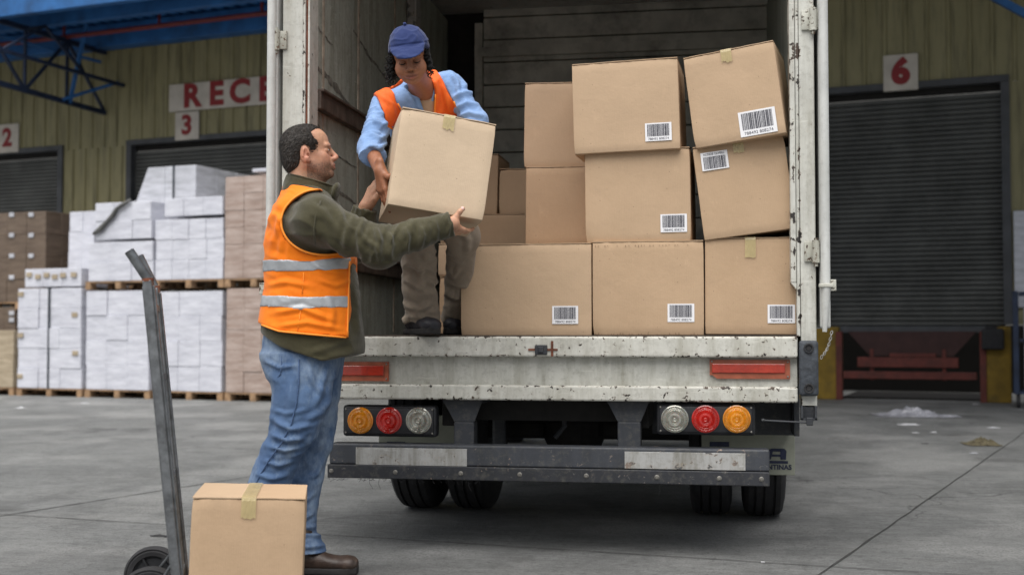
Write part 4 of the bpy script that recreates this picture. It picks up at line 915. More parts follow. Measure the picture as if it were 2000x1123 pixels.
# mud flaps with worn print
FYY = 6.38
def flap(pa, pb, pt, pb2):
    (x0, zt), (x1, zb) = T(pa, pt, FYY), T(pb, pb2, FYY); m = MB(); m.box(x0, x1, FYY-.004, FYY+.004, zb, zt+.1, .003); return tp('mud_flap', 'flap', m), x0, x1, zb
f1, x0, x1, zb = flap(1370, 1553, 840, 928)
x, z = T(1517, 886, FYY); LM = lambda x, z: Matrix.Translation((x-TX, FYY-.006-TR, z)) @ FACE
m = MB(); xa, za = T(1496, 875, FYY); xb, zb_ = T(1535, 897, FYY); wq = xb-xa; hq = za-zb_; sl = .014
for P4 in ([(0, 0), (.24*wq, 0), (.24*wq+sl, hq), (.30*wq, hq), (.12*wq, hq*.85), (.06*wq, hq*.5)], [(.72*wq, 0), (wq, 0), (wq+sl*.2, hq*.8), (.92*wq, hq), (.72*wq, hq)], [(.24*wq, hq*.72), (.73*wq, hq*.72), (.73*wq, hq), (.27*wq, hq)], [(.22*wq, hq*.26), (.73*wq, hq*.26), (.73*wq, hq*.46), (.23*wq, hq*.46)]): m.prism([(xa+a_, zb_+b_) for a_, b_ in P4], FYY-.0068-.0002*len(P4), FYY-.0052)
tsub('printed_mark', 'flap_ink', m, f1)
m = MB(); xa, za = T(1386, 862, FYY); xb, zb_ = T(1424, 872, FYY); m.box(xa, xb, FYY-.0068, FYY-.0052, zb_, za, .003); tsub('printed_mark', 'flap_ink', m, f1); m = MB(); xa, za = T(1497, 899, FYY); xb, zb_ = T(1539, 905, FYY); m.box(xa, xb, FYY-.0068, FYY-.0052, zb_, za); tsub('printed_bar', 'flap_ink', m, f1)
x, z = T(1519, 912, FYY); text_mesh('ENTINAS', .034, 'printed_mark', MAT['flap_ink'], f1, LM(x, z), .0008, .001)
f2, *_ = flap(740, 930, 846, 930)
m = MB(); xa, za = T(756, 862, FYY); xb, zb_ = T(792, 876, FYY); m.box(xa, xb, FYY-.0068, FYY-.0052, zb_, za, .003); tsub('printed_bar', 'flap_ink', m, f2)
# side underframe seen on the right and left
(x0, zt), (x1, zb) = T(1476, 784, TR+.5), T(1550, 850, TR+.5); m = MB(); m.box(x0-.5, x1, TR+.5, TR+.52, zb, zt+.05); tp('underframe_plate', 'dark_metal', m)
(x0, zt), (x1, zb) = T(1550, 783, TR+.25), T(1562, 852, TR+.25); m = MB(); m.box(x0, x1, TR+.25, FY, zb, zt+.08, .004); tp('side_skirt', 'dark_metal', m)
(x0, zt), (x1, zb) = T(645, 780, TR+.25), T(656, 840, TR+.25); m = MB(); m.box(x0, x1, TR+.2, TR+.25, zb, zt+.08, .004); tp('side_skirt', 'dark_metal', m)
# cab beyond the load box
m = MB(); m.box(XO0+.1, XO1-.1, FY+.35, FY+2.3, .55, 2.75, .12, 3); tp('cab', 'white_door', m)

# ================================================================== cartons
LBLS = []
def carton(label, corners, Y, dp=.42, yaw=0.0, mat='card', group='cardboard boxes loaded in the truck', lab=None, tape=None, flip=False, name='cardboard_box', M=None, size=None, big=1.0, seam=True, dents=1.0, tapelen=.07, labw=None):
    """corners TL,TR,BR,BL in photo pixels of the front face on plane Y; the box is built level in its own frame, then rolled and turned"""
    if corners is not None:
        P = [np.array(atY(x, y, Y)) for x, y in corners]; c = sum(P)/4
        ux = ((P[1]-P[0])+(P[2]-P[3]))/2; uz = ((P[0]-P[3])+(P[1]-P[2]))/2; wd, hg = np.linalg.norm(ux), np.linalg.norm(uz)
        roll = math.atan2(ux[2], ux[0]); wd = wd/math.cos(yaw)
        Mw = Matrix.Translation(Vector(c)) @ Matrix.Rotation(yaw, 4, 'Z') @ Matrix.Rotation(-roll, 4, 'Y') @ Matrix.Translation((0, dp/2, 0))
    else: Mw = M; wd, dp, hg = size
    base = Mw @ Vector((0, 0, -hg/2)); Mw = Mw @ Matrix.Translation((0, 0, -hg/2))
    t = thing(name, label, 'box', group=group); t.matrix_world = Mw
    m = MB(); n = 10
    bmesh.ops.create_cube(m.bm, size=1)
    for v in m.bm.verts: v.co = Vector((v.co.x*wd, v.co.y*dp, (v.co.z+.5)*hg))
    es = m.bm.edges[:]; bmesh.ops.bevel(m.bm, geom=es, offset=.0028, segments=2, affect='EDGES', profile=.5)
    bmesh.ops.subdivide_edges(m.bm, edges=[e for e in m.bm.edges if e.calc_length() > .1], cuts=n, use_grid_fill=True)
    sd0 = random.uniform(0, 90)
    for v in m.bm.verts:
        q = v.co; e = min(1, min(wd/2-abs(q.x), 9) / .06) if abs(abs(q.y)-dp/2) < .006 else 1
        nn = mnoise.noise(Vector((q.x*5+sd0, q.y*5, q.z*5)))*.0035*dents
        if abs(abs(q.y)-dp/2) < .004: v.co.y += nn*(1 if q.y > 0 else -1)+math.copysign(.002*math.cos(q.x/wd*math.pi)*math.cos((q.z/hg-.5)*math.pi), q.y)*dents
        elif abs(abs(q.x)-wd/2) < .004: v.co.x += nn
        elif q.z > hg-.004: v.co.z += nn*.5
        ec_ = min(wd/2-abs(q.x), .05)+min(dp/2-abs(q.y), .05)+min(min(q.z, hg-q.z), .05)
        if ec_ < .05: v.co -= Vector((math.copysign(1, q.x), math.copysign(1, q.y), 1 if q.z > hg/2 else -.2))*(.05-ec_)*.09*dents*abs(mnoise.noise(Vector((q.x*3+sd0, q.y*3, q.z*3))))*2
        v.co += Vector([mnoise.noise(Vector((q.x*22+k*9, q.y*22+sd0, q.z*22)))*.0007 for k in range(3)])
    m.build('carton_body', MAT[mat], t, angle=50)
    # top flaps
    for s in (-1, 1):
        m = MB(); nx = 26; z0 = hg+.0018
        if seam: f0 = (-wd/2+.001, wd/2-.001); rngx = (f0[0], -.001) if s < 0 else (.001, f0[1])
        y0 = -dp/2-.0015; seed = random.uniform(0, 50)
        rows = []
        for j in range(6):
            row = []
            for i in range(nx+1):
                x = rngx[0]+(rngx[1]-rngx[0])*i/nx; tt = j/5
                rag = (mnoise.noise(Vector((x*60+seed, 0, 0)))*.0022+max(0, mnoise.noise(Vector((x*24, seed, 0)))-.25)*.012) if j == 0 else 0
                y = y0+rag+(dp+.002)*tt; z = z0+.0022*abs(mnoise.noise(Vector((x*12, y*8, seed))))+.0015*(1-abs(2*tt-1))
                row.append((x, y, z))
            rows.append(row)
        lo_ = [[m.bm.verts.new(p) for p in r] for r in rows]; hi_ = [[m.bm.verts.new((p[0], p[1], p[2]+.0038)) for p in r] for r in rows]
        for j in range(5):
            for i in range(nx): m.bm.faces.new((hi_[j][i], hi_[j][i+1], hi_[j+1][i+1], hi_[j+1][i])); m.bm.faces.new((lo_[j][i+1], lo_[j][i], lo_[j+1][i], lo_[j+1][i+1]))
        for i in range(nx): m.bm.faces.new((lo_[0][i], lo_[0][i+1], hi_[0][i+1], hi_[0][i]))
        for j in range(5): m.bm.faces.new((lo_[j][0], hi_[j][0], hi_[j+1][0], lo_[j+1][0])); m.bm.faces.new((lo_[j][nx], lo_[j+1][nx], hi_[j+1][nx], hi_[j][nx]))
        m.build('flap', MAT[mat], t)
    fY = -dp/2-.0026
    if tape is not None:
        x = tape*wd; tw = .024; m = MB(); n_ = 8
        prof = [(fY-.0028, hg-tapelen+.0), (fY-.0022, hg-tapelen*.5), (fY-.0020, hg-.004), (fY+.002, hg+.0085), (-dp/2+.03, hg+.0098), (0, hg+.0100), (dp/2, hg+.0098)]
        R_ = []
        for j, (y, z) in enumerate(prof):
            r = []
            for i in range(n_+1): u = i/n_-.5; jz = mnoise.noise(Vector((u*9, sd0, 0)))*.010 if j == 0 else 0; r.append(m.bm.verts.new((x+u*2*tw+mnoise.noise(Vector((y*9, z*9, sd0)))*.002, y-.0006*abs(math.sin(u*9+j)), z+jz)))
            R_.append(r)
        for A, B in zip(R_, R_[1:]):
            for i in range(n_): m.bm.faces.new((A[i], A[i+1], B[i+1], B[i]))
        m.build('tape', MAT['tape'], t)
    if lab is not None:
        inv = Mw.inverted(); r = ray(lab[0], lab[1]); o_ = inv @ Vector(CAM); d_ = inv.to_3x3() @ Vector(r); tt = (-dp/2-o_.y)/d_.y; c = o_+d_*tt
        lw, lh = (.121*big, .083*big)
        L = MB(); L.box(c.x-lw/2, c.x+lw/2, fY-.0012, fY-.0004, c.z-lh/2, c.z+lh/2); lo2 = L.build('barcode_label', MAT['label'], t)
        B = MB(); r = random.Random(788492); x = c.x-lw*.42; sg = -1 if flip else 1
        zt2, zb2 = (c.z+lh*.43, c.z-lh*.24) if not flip else (c.z+lh*.24, c.z-lh*.43)
        while x < c.x+lw*.42:
            wq = r.choice((.0012, .0017, .0024, .0036))*big; x2 = min(x+wq, c.x+lw*.43); ex = 0
            B.box(x, x2, fY-.0018, fY-.00125, zb2-(ex if not flip else 0), zt2-(ex if flip else 0)); x = x2+r.choice((.0008, .0011, .0018))*big
        B.build('bars', MAT['ink'], lo2)
        zc = c.z-lh*.385*sg; Mt = Matrix.Translation((c.x, fY-.0015, zc)) @ FACE
        if flip: Mt = Mt @ Matrix.Rotation(math.pi, 4, 'Z')
        text_mesh('788492 808274', .0145*big, 'digits', MAT['ink'], lo2, Mt, .0002, 0, sx=1.05)
    return t
carton('wide cardboard box with barcode, leftmost of the bottom row on the sill', [(899, 480), (1154, 477), (1156, 656), (901, 657)], 5.66, .40, lab=(1104, 615), seam=True)
bxB = carton('bottom row box with barcode in the middle of the stack, under the two-box column', [(1157, 474), (1374, 472), (1375, 654), (1158, 655)], 5.66, .45, lab=(1330, 611), mat='card')
carton('bottom row box with tape and barcode against the right post', [(1376, 467), (1562, 466), (1563, 653), (1378, 653)], 5.67, .45, lab=(1526, 613), tape=-.02, tapelen=.085)
carton('middle row box with barcode at its lower right, left of the tilted boxes', [(1142, 297), (1347, 290), (1350, 470), (1143, 475)], 5.67, .45, yaw=-.035, lab=(1316, 436))
carton('tilted middle row box with an upside-down barcode at its upper left', [(1355, 290), (1536, 264), (1550, 446), (1373, 470)], 5.65, .40, lab=(1396, 314), tape=0, flip=True, yaw=-.03, tapelen=.05)
carton('top row box with small barcode, left of the most tilted box', [(1118, 127), (1325, 116), (1327, 290), (1119, 302)], 5.64, .42, yaw=-.05, lab=(1286, 258))
carton('topmost right box, strongly tilted with a large barcode and tape', [(1333, 114), (1510, 84), (1534, 263), (1358, 288)], 5.60, .40, yaw=-.17, lab=(1480, 239), tape=-.02, big=1.36, mat='card', tapelen=.05)
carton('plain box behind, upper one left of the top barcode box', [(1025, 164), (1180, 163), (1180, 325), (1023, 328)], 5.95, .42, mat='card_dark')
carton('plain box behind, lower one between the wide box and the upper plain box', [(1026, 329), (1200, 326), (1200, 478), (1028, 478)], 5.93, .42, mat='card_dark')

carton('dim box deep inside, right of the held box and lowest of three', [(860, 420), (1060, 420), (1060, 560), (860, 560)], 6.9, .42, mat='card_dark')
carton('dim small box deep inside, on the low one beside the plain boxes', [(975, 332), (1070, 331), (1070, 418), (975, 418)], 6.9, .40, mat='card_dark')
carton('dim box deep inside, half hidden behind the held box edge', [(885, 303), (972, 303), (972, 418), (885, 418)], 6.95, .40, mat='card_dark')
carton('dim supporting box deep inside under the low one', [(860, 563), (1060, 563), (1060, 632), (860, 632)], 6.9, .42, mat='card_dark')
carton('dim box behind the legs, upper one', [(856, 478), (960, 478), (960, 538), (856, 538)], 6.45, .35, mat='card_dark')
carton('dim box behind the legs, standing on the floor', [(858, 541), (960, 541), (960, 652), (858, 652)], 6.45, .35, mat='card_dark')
m = MB(); r = random.Random(4); hgB = .42
for zz, up in ((.4135, -1), (.003, 1)):
    for k in range(34):
        x = -.24+.014*k+r.uniform(-.002, .002)
        if r.random() < .65: L = r.uniform(.003, .009); m.box(x, x+.0016, -.2292, -.2262, min(zz, zz+up*L), max(zz, zz+up*L))
m.build('edge_scuffs', MAT['card_edge'], bxB)
# held box (pose measured from its five visible corners)
HR = np.array([[.926, -.361, .109], [.345, .928, .140], [-.151, -.092, .984]]); u_, s_, v_ = np.linalg.svd(HR); HR = u_@v_
HC = np.array([-1.173, 5.0708, 1.6687]); HS = (.395, .4005, .404)
Mh = Matrix.Translation(Vector(HC)) @ Matrix(HR.tolist()).to_4x4()
carton('cardboard box with tape being handed down between the two workers', None, None, M=Mh, size=HS, tape=0.0, mat='card_light', group='cardboard boxes outside the truck', tapelen=.055)
def HB(x, y, z): return HC+HR@np.array([x*HS[0]/2, y*HS[1]/2, z*HS[2]/2])      # -1..1 box coordinates -> world
# box on the hand truck (pose measured from its visible corners)
Rf = np.array([[.951, -.308, .032], [.307, .952, .016], [-.035, -.005, .999]]); u_, s_, v_ = np.linalg.svd(Rf); Rf = u_@v_
fw, FD, FH = .370, .40, .418
Mf = Matrix.Translation((-1.6061, 4.098, .2366)) @ Matrix(Rf.tolist()).to_4x4()
carton('cardboard box with tape on its torn-edged top, standing on the hand truck in front', None, None, M=Mf, size=(fw, FD, FH), tape=.0, group='cardboard boxes outside the truck', tapelen=.062, dents=1.0)

# ================================================================== hand truck
h0 = np.array(at(345, 1110, 4.17)); base = np.array([h0[0], h0[1], 0])
ht = thing('hand_truck', 'worn steel hand truck with black wheels standing under the front box', 'hand truck', tuple(base), YAW)
def hp(px, py, d):                                # photo point at depth -> hand truck frame
    p = at(px, py, d)-base; return Vector((p@Rv, p@np.array([-Rv[1], Rv[0], 0]), p[2]))
for d, (ax_, ay_), (bx_, by_), nm in ((4.06, (350, 1160), (289, 547), 'near'), (4.36, (357, 1125), (302, 562), 'far')):
    bt = hp(ax_, ay_, d); tp_ = hp(bx_, by_, d); dirv = (tp_-bt).normalized(); bt = tp_-dirv*((tp_.z-.04)/dirv.z)
    m = MB(); m.bar(bt, tp_, .036, .030, up=(1, 0, 0), bev=.004); m.bar(bt+Vector((0, .0, .01)), tp_-dirv*.02, .012, .042, up=(1, 0, 0), bev=.002); rail = m.build('rail', MAT['steel'], ht)
    gx = hp(*((252, 490) if nm == 'near' else (272, 500)), d-.02)
    m = MB(); g0 = tp_+dirv*.004; m.tube([g0, g0+(gx-g0)*.5, gx], .0165 if nm == 'near' else .015, 20); gr = m.build('grip', MAT['steel'], ht, angle=40)
    gd = (gx-g0).normalized(); m = MB(); m.tube([gx-gd*.004, gx+gd*.0012], .0125, 16); m.build('bore', MAT['pit'], gr)
    m = MB(); m.tube([tp_-dirv*.004, tp_+dirv*.006], .020, 12); m.build('weld', MAT['rust'], rail)
    if nm == 'near': near = (bt, tp_, dirv)
    else: far = (bt, tp_, dirv)
for f_ in (.12, .42, .72, .93):
    a_ = near[0]+(near[1]-near[0])*f_; b_ = far[0]+(far[1]-far[0])*f_; m = MB(); m.bar(a_, b_, .025, .02); m.build('cross_bar', MAT['steel'], ht)
b0 = near[0]; m = MB(); m.box(b0.x-.02, b0.x+.36, b0.y-.03, b0.y+.36, .012, .022, .002); m.build('toe_plate', MAT['steel'], ht)
for (px, py, d) in ((301, 1134, 4.50), (296, 1178, 4.11)):
    c = hp(px, 1120, d); c.z = .111; R_ = .12
    prof = [(.0, -.012), (.022, -.012), (.024, -.006), (.072, -.006), (.082, -.014), (.084, -.021), (.100, -.023), (.104, -.019), (.110, -.022), (.118, -.014), (R_, 0), (.118, .014), (.110, .022), (.104, .019), (.100, .023), (.084, .021), (.082, .014), (.072, .006), (.024, .006), (.022, .012), (0, .012)]
    M_ = Matrix.Translation(c) @ Matrix.Scale(.917, 4) @ Matrix.Rotation(math.pi/2, 4, 'X'); m = MB(); m.lathe([p for p in prof if p[0] >= .082], 56, M_)
    wl = m.build('wheel', MAT['rubber'], ht, angle=35)
    m = MB(); m.lathe([p for p in prof if p[0] <= .0825], 40, M_)
    for k in range(6):
        a = k*math.pi/3; m.bar(c+Vector((.02*math.cos(a), -.010, .02*math.sin(a))), c+Vector((.078*math.cos(a), -.010, .078*math.sin(a))), .010, .008)
    m.build('hub', MAT['black_plastic'], wl, angle=35)
m = MB(); wn = hp(296, 1120, 4.11); wf = hp(301, 1120, 4.50); wn.z = wf.z = .111
m.tube([wn-Vector((0, .03, 0)), wf+Vector((0, .03, 0))], .008, 12)
for f_, c in ((0.45, wf), (.30, wn)):
    for (bt, tq, dv) in ((near if c is wn else far),): p = bt+dv*.22; m.tube([c+Vector((0, -.035, 0)), p], .0045, 8); m.tube([c+Vector((.01, -.03, 0)), bt+dv*.13], .0045, 8)
m.build('axle_stays', MAT['steel'], ht)
# ================================================================== people
FhV = np.array([-Rv[1], Rv[0], 0.0]); RM = np.stack([Rv, FhV, [0, 0, 1.0]], 1)      # person frame: x image-right, y away, z up
MAT['skin_m'] = m_attr('skin_light', .5, .0005, 350, .08); MAT['skin_w'] = m_attr('skin_brown', .45, .0004, 350, .06)
MAT['fleece'] = m_cloth('olive_fleece', (.046, .041, .020), (.076, .069, .036), weave=420, bump=.0016, fold=.005, fscale=12, sheen=.25, fsc=(1, 1, 1.5))
MAT['vest_m'] = m_cloth('orange_vest', (.92, .195, .006), (.98, .25, .010), rough=.7, weave=900, bump=.0004, fold=.005, fscale=6, sheen=.1, fsc=(1.6, 1.6, .8), cre=.45)
MAT['vest_w'] = m_cloth('red_orange_vest', (.88, .115, .014), (.95, .17, .02), rough=.6, weave=900, bump=.0004, fold=.005, fscale=9, sheen=.1, cre=.5)
MAT['piping'] = simple('orange_piping', (.95, .30, .03), .6, var=.05)
MAT['reflex'] = simple('reflective_tape', (.38, .40, .42), .4, metal=.15, var=.12, scale=20, bump=.002, bscale=25)
MAT['denim'] = m_cloth('blue_denim', (.055, .10, .20), (.10, .165, .285), weave=650, bump=.0007, fold=.006, fscale=8, sheen=.05, worn=((.36, .44, .52), 3.2, (1.3, 1, .6), .85), fsc=(1, 1, 1.6), cre=1.1)
MAT['denim_seam'] = simple('denim_seam', (.05, .09, .18), .85, var=.4, scale=200)
MAT['shirt'] = m_cloth('chambray_shirt', (.19, .32, .58), (.28, .42, .69), weave=800, bump=.0006, fold=.006, fscale=16, sheen=.15, fsc=(1, 1, 1.8))
MAT['undershirt'] = m_cloth('beige_undershirt', (.42, .29, .20), weave=700, fold=.002)
MAT['khaki'] = m_cloth('khaki_trousers', (.24, .195, .15), (.31, .26, .20), weave=700, bump=.0006, fold=.008, fscale=10, sheen=.15, fsc=(1, 1, .8))
MAT['boot'] = simple('brown_leather', (.045, .028, .021), .45, var=.4, scale=25, bump=.002, bscale=60, spec=.5, dirt=((.12, .10, .08), .4))
MAT['sole'] = simple('boot_sole', (.022, .021, .021), .8, var=.3, scale=30, bump=.002); MAT['shoe'] = simple('dark_shoe_leather', (.022, .022, .028), .5, var=.4, scale=30, bump=.003, bscale=30)
MAT['hair_m'] = simple('short_dark_hair', (.020, .016, .013), .5, var=.7, scale=160, bump=.003, bscale=220, spec=.3); MAT['hair_w'] = simple('black_curly_hair', (.006, .005, .005), .6, var=.5, scale=60, spec=.35)
MAT['hair_grey'] = simple('greying_hair', (.085, .072, .062), .5, var=.4, scale=90, spec=.3); MAT['cap'] = m_cloth('blue_cap_cotton', (.018, .032, .115), (.026, .045, .150), weave=900, bump=.0005, fold=.003, fscale=22, sheen=.15)
MAT['eye'] = simple('eye_white', (.55, .50, .46), .2, var=.05); MAT['iris'] = simple('iris', (.03, .02, .015), .1); MAT['pearl'] = simple('pearl', (.8, .8, .76), .15, spec=.8); MAT['nail'] = simple('nail', (.75, .50, .45), .25)
def wr(P, D, seed, along=22, across=7, amp=.005):
    """folds running across direction D"""
    D = unit(D); t = P@D; q = P*across+np.outer(t*(along-across), D); n = fbm(q+fbm(P*6, seed+9)[:, None]*.6, seed, 2); mk = np.clip(.55+1.9*fbm(P*5.5, seed+21, 2), .12, 1); return amp*.85*(.75-np.abs(n)*4.2)*mk
def fk(h): return h
def blades(name, P, N, mat, parent, n, L, flow, seed, wd=.0011, lift=.25):
    r = np.random.default_rng(seed); i = r.integers(0, len(P), n); p = P[i]; nn = N[i]; f = flow(p); f = f-nn*(f*nn).sum(1)[:, None]; f /= np.linalg.norm(f, axis=1)[:, None]+1e-9
    f = f+r.normal(0, .28, f.shape); d = f+nn*lift; d /= np.linalg.norm(d, axis=1)[:, None]; s = np.cross(d, nn); s /= np.linalg.norm(s, axis=1)[:, None]+1e-9; ln = (L*r.uniform(.6, 1.2, n))[:, None]
    A = p-s*wd-nn*.001; B = p+s*wd-nn*.001; C = p+d*ln+s*wd*.15-nn*ln*.12; D = p+d*ln-s*wd*.15-nn*ln*.12
    V4 = np.stack([A, B, C, D], 1).reshape(-1, 3); return mesh_np(name, V4, np.arange(n*4).reshape(-1, 4), mat, parent, smooth=False)
def small(name, mb_, mat, parent, **k): return mb_.build(name, MAT[mat], parent, **k)

# ------------------------------------------------------------------ the man on the ground
mo = np.array(at(590, 1110, 5.1)); mo[2] = 0
man = thing('person', 'man in orange vest, olive fleece and jeans, standing on the ground beside the truck', 'person', tuple(mo), YAW)
def mp(px, py, dd=0.0): return (np.array(at(px, py, 5.1+dd))-mo)@RM
def rows(tab, dd=0.0):
    out = []
    for py, l, r, yc, ry in tab: a = mp(l, py, dd); b = mp(r, py, dd); out.append((a[2], (a[0]+b[0])/2, yc, (b[0]-a[0])/2, ry))
    return out
FOLD_J = folds_fn(mo, [([(528, 848), (560, 860), (598, 856)], 5, 0.01), ([(522, 870), (556, 880), (588, 872)], 4.5, 0.01), ([(532, 822), (570, 838), (616, 828)], 5, 0.009), ([(510, 898), (545, 910), (580, 900)], 4.5, 0.008), ([(530, 800), (560, 808), (600, 800)], 4, 0.005), ([(600, 705), (610, 745), (640, 775)], 6, 0.008), ([(642, 712), (628, 755), (616, 800)], 6, 0.008), ([(655, 770), (628, 805), (590, 826)], 6, 0.008), ([(512, 702), (545, 718), (578, 714)], 4, 0.006), ([(570, 735), (568, 780), (560, 820)], 7, 0.006), ([(500, 925), (535, 935), (570, 925)], 4.5, 0.007), ([(640, 890), (618, 925), (600, 935)], 5, 0.008), ([(620, 960), (600, 975), (560, 972)], 4.5, 0.007), ([(614, 1000), (590, 1014), (555, 1008)], 4, 0.009), ([(632, 1046), (600, 1044), (560, 1050)], 4, 0.011), ([(622, 1028), (596, 1030), (560, 1026)], 4, 0.008), ([(636, 1064), (606, 1068), (565, 1064)], 4, 0.009), ([(640, 830), (632, 860), (615, 880)], 5, 0.006)]); FOLD_S = folds_fn(mo, [([(732, 440), (742, 470), (736, 508)], 5, 0.011), ([(757, 446), (768, 478), (760, 512)], 5, 0.011), ([(710, 426), (700, 462), (706, 502)], 5, 0.009), ([(788, 440), (797, 470), (790, 500)], 5, 0.009), ([(655, 400), (678, 445), (672, 495)], 6, 0.008), ([(636, 468), (662, 492), (694, 507)], 5, 0.008), ([(816, 430), (826, 460), (820, 492)], 4.5, 0.008), ([(846, 424), (854, 450), (849, 478)], 4, 0.008), ([(870, 420), (877, 440), (874, 468)], 3.2, 0.006), ([(690, 440), (715, 470), (745, 490)], 5, 0.006), ([(605, 395), (632, 412), (650, 445)], 6, 0.005), ([(700, 560), (696, 610), (702, 660)], 6, 0.01), ([(600, 690), (640, 680), (690, 660)], 6, 0.006)]); FOLD_V = folds_fn(mo, [([(520, 558), (560, 550), (612, 560)], 5, 0.006), ([(528, 612), (590, 602), (652, 627)], 5, 0.007), ([(535, 638), (600, 630), (680, 645)], 4.5, 0.006), ([(618, 545), (655, 558), (686, 548)], 4.5, 0.006), ([(540, 430), (548, 470), (545, 505)], 6, 0.007), ([(560, 400), (540, 440), (530, 480)], 6, 0.006), ([(575, 365), (550, 395), (535, 425)], 6, 0.006), ([(610, 515), (640, 530), (680, 535)], 4, 0.005), ([(640, 575), (650, 610), (645, 645)], 6, 0.005)])
HMo = mp(601, 300, .02); pt = math.radians(7); yw = math.radians(9)
hx = V(math.cos(pt)*math.cos(yw), math.cos(pt)*math.sin(yw), math.sin(pt)); MH = frame_xz(HMo, hx, V(-math.sin(pt), 0, math.cos(pt)), 1.0)
# joints
shN, elN, wrN = mp(618, 432, -.17), mp(738, 480, -.20), mp(884, 437, -.14)
shF, elF, wrF = mp(622, 436, .20), mp(694, 478, .30), mp(714, 404, .26)
B = Field(); head_prims(B, MH)
B.add(cone(MH.fw((-.025, 0, -.05)), mp(592, 385, .02), .058, .066), .03); B.add(cone(MH.fw((.03, 0, -.085)), mp(610, 380, .02), .03, .05), .03)
B.add(loft(rows([(395, 555, 640, 0, .15), (430, 545, 655, 0, .17), (520, 540, 660, 0, .16), (620, 535, 670, 0, .16), (690, 535, 655, 0, .15)])), .03)
for a_, b_, c_ in ((shN, elN, wrN), (shF, elF, wrF)): B.add(cone(a_, b_, .056, .044), .03); B.add(cone(b_, c_, .044, .030), .02)
kN, aN = mp(564, 850, -.10), mp(512, 1065, -.12); kF, aF = mp(600, 870, .10), mp(588, 1072, .02)
for h_, k_, a_, t_ in ((mp(586, 700, -.07), kN, aN, mp(580, 1108, -.12)), (mp(598, 700, .08), kF, aF, mp(665, 1108, .02))): B.add(cone(h_, k_, .064, .048), .03); B.add(cone(k_, a_, .044, .034), .02); B.add(cone(a_+V(0, 0, -.05), t_, .035, .028), .02)
# near (right) hand: palm under the lower edge, thumb on the front face
toF = lambda w: (np.asarray(w)-mo)@RM
bd = lambda v: RM.T@(HR@np.asarray(v, float))                       # box direction -> man frame
Zd = unit(bd((0, 0, -1))*.85+bd((0, -1, 0))*.5); Xd = unit(bd((1, 0, 0))*.66+bd((0, 1, 0))*.75)
pkt = toF(HB(.60, -1, -1))                                          # where the first finger's root passes the lower front edge
wr_o = mp(872, 443, -.14)
tips, th, Hn = hand_prims(B, wr_o, Xd, Zd, 1, .93, curl=((6, 14, 10), (8, 16, 12), (12, 20, 14), (16, 24, 16)), tw=[V(.35,-.25,.85), V(.50,.0,.75), V(.70,.16,.62)])
# far (left) hand: flat against the box's left side near its back edge
hand_prims(B, wrF, V(.42, -.05, .90), V(-.80, -.60, .2), -1, 1.0, curl=((8, 8, 5), (10, 8, 5), (12, 10, 6), (14, 12, 6)), tw=[V(.5, -.5, .5), V(.6, -.3, .7), V(.5, -.2, .8)])
SK, SKR = V(.53, .285, .18), V(.52, .22, .16)
def man_col(P):
    q = MH.inv(P); n = fbm(P*60, 3)[:, None]; c = np.tile(SK, (len(P), 1))*(1+.16*n+.14*fbm(P*22, 6)[:, None]*np.array([.4, 1, 1])); hd = np.linalg.norm(q, axis=1) < .17
    def mixc(c, w, k): return c*(1-w[:, None])+np.asarray(k)*w[:, None]
    g = lambda p, r: np.exp(-(((q-np.asarray(p))/np.asarray(r))**2).sum(1))*hd
    c = mixc(c, .5*g((.11, 0, -.03), (.03, .02, .02)), (.60, .22, .16)); c = mixc(c, .35*(g((.07, .045, -.03), (.03,)*3)+g((.07, -.045, -.03), (.03,)*3)), (.55, .2, .14))
    c = mixc(c, .5*(g((-.01, .085, -.02), (.03, .02, .04))+g((-.01, -.085, -.02), (.03, .02, .04))), (.58, .2, .14))
    lip = np.exp(-((q[:, 2]+.0655)/.008)**4-((q[:, 1])/.024)**4)*(q[:, 0] > .086)*hd; c = mixc(c, .6*lip, (.42, .14, .12))
    be = np.clip((-.040-q[:, 2]+.25*np.clip(.03-q[:, 0], 0, .05))/.02, 0, 1)*(q[:, 0] > -.012)*np.clip((q[:, 2]+.15)/.03, 0, 1)*hd*(1-lip); st = np.clip(.45+1.1*fbm(P*420, 8), 0, 1)
    c = mixc(c, be*(.32+.5*st), (.055, .04, .036))
    for s_ in (-1, 1):
        a_, b_ = V(.079, s_*.046, .019), V(.096, s_*.013, .021); w_ = q-a_; h_ = np.clip(w_@(b_-a_)/((b_-a_)@(b_-a_)), 0, 1); dd_ = np.abs((w_-h_[:, None]*(b_-a_)))
        c = mixc(c, np.clip(1.4-dd_[:, 2]/.0042, 0, 1)*(dd_[:, 1] < .002)*(dd_[:, 0] < .005)*.75, (.025, .018, .015))
        c = mixc(c, .35*g((.085, s_*.031, -.012), (.02, .016, .006)), (.30, .14, .11))
    # knuckle redness on the hands
    return np.clip(c, 0, 1)
body = sdf_mesh('body', B, (-.75, -.55, 0), (1.0, .65, 1.92), .0036, MAT['skin_m'], man, color=man_col, it=1)
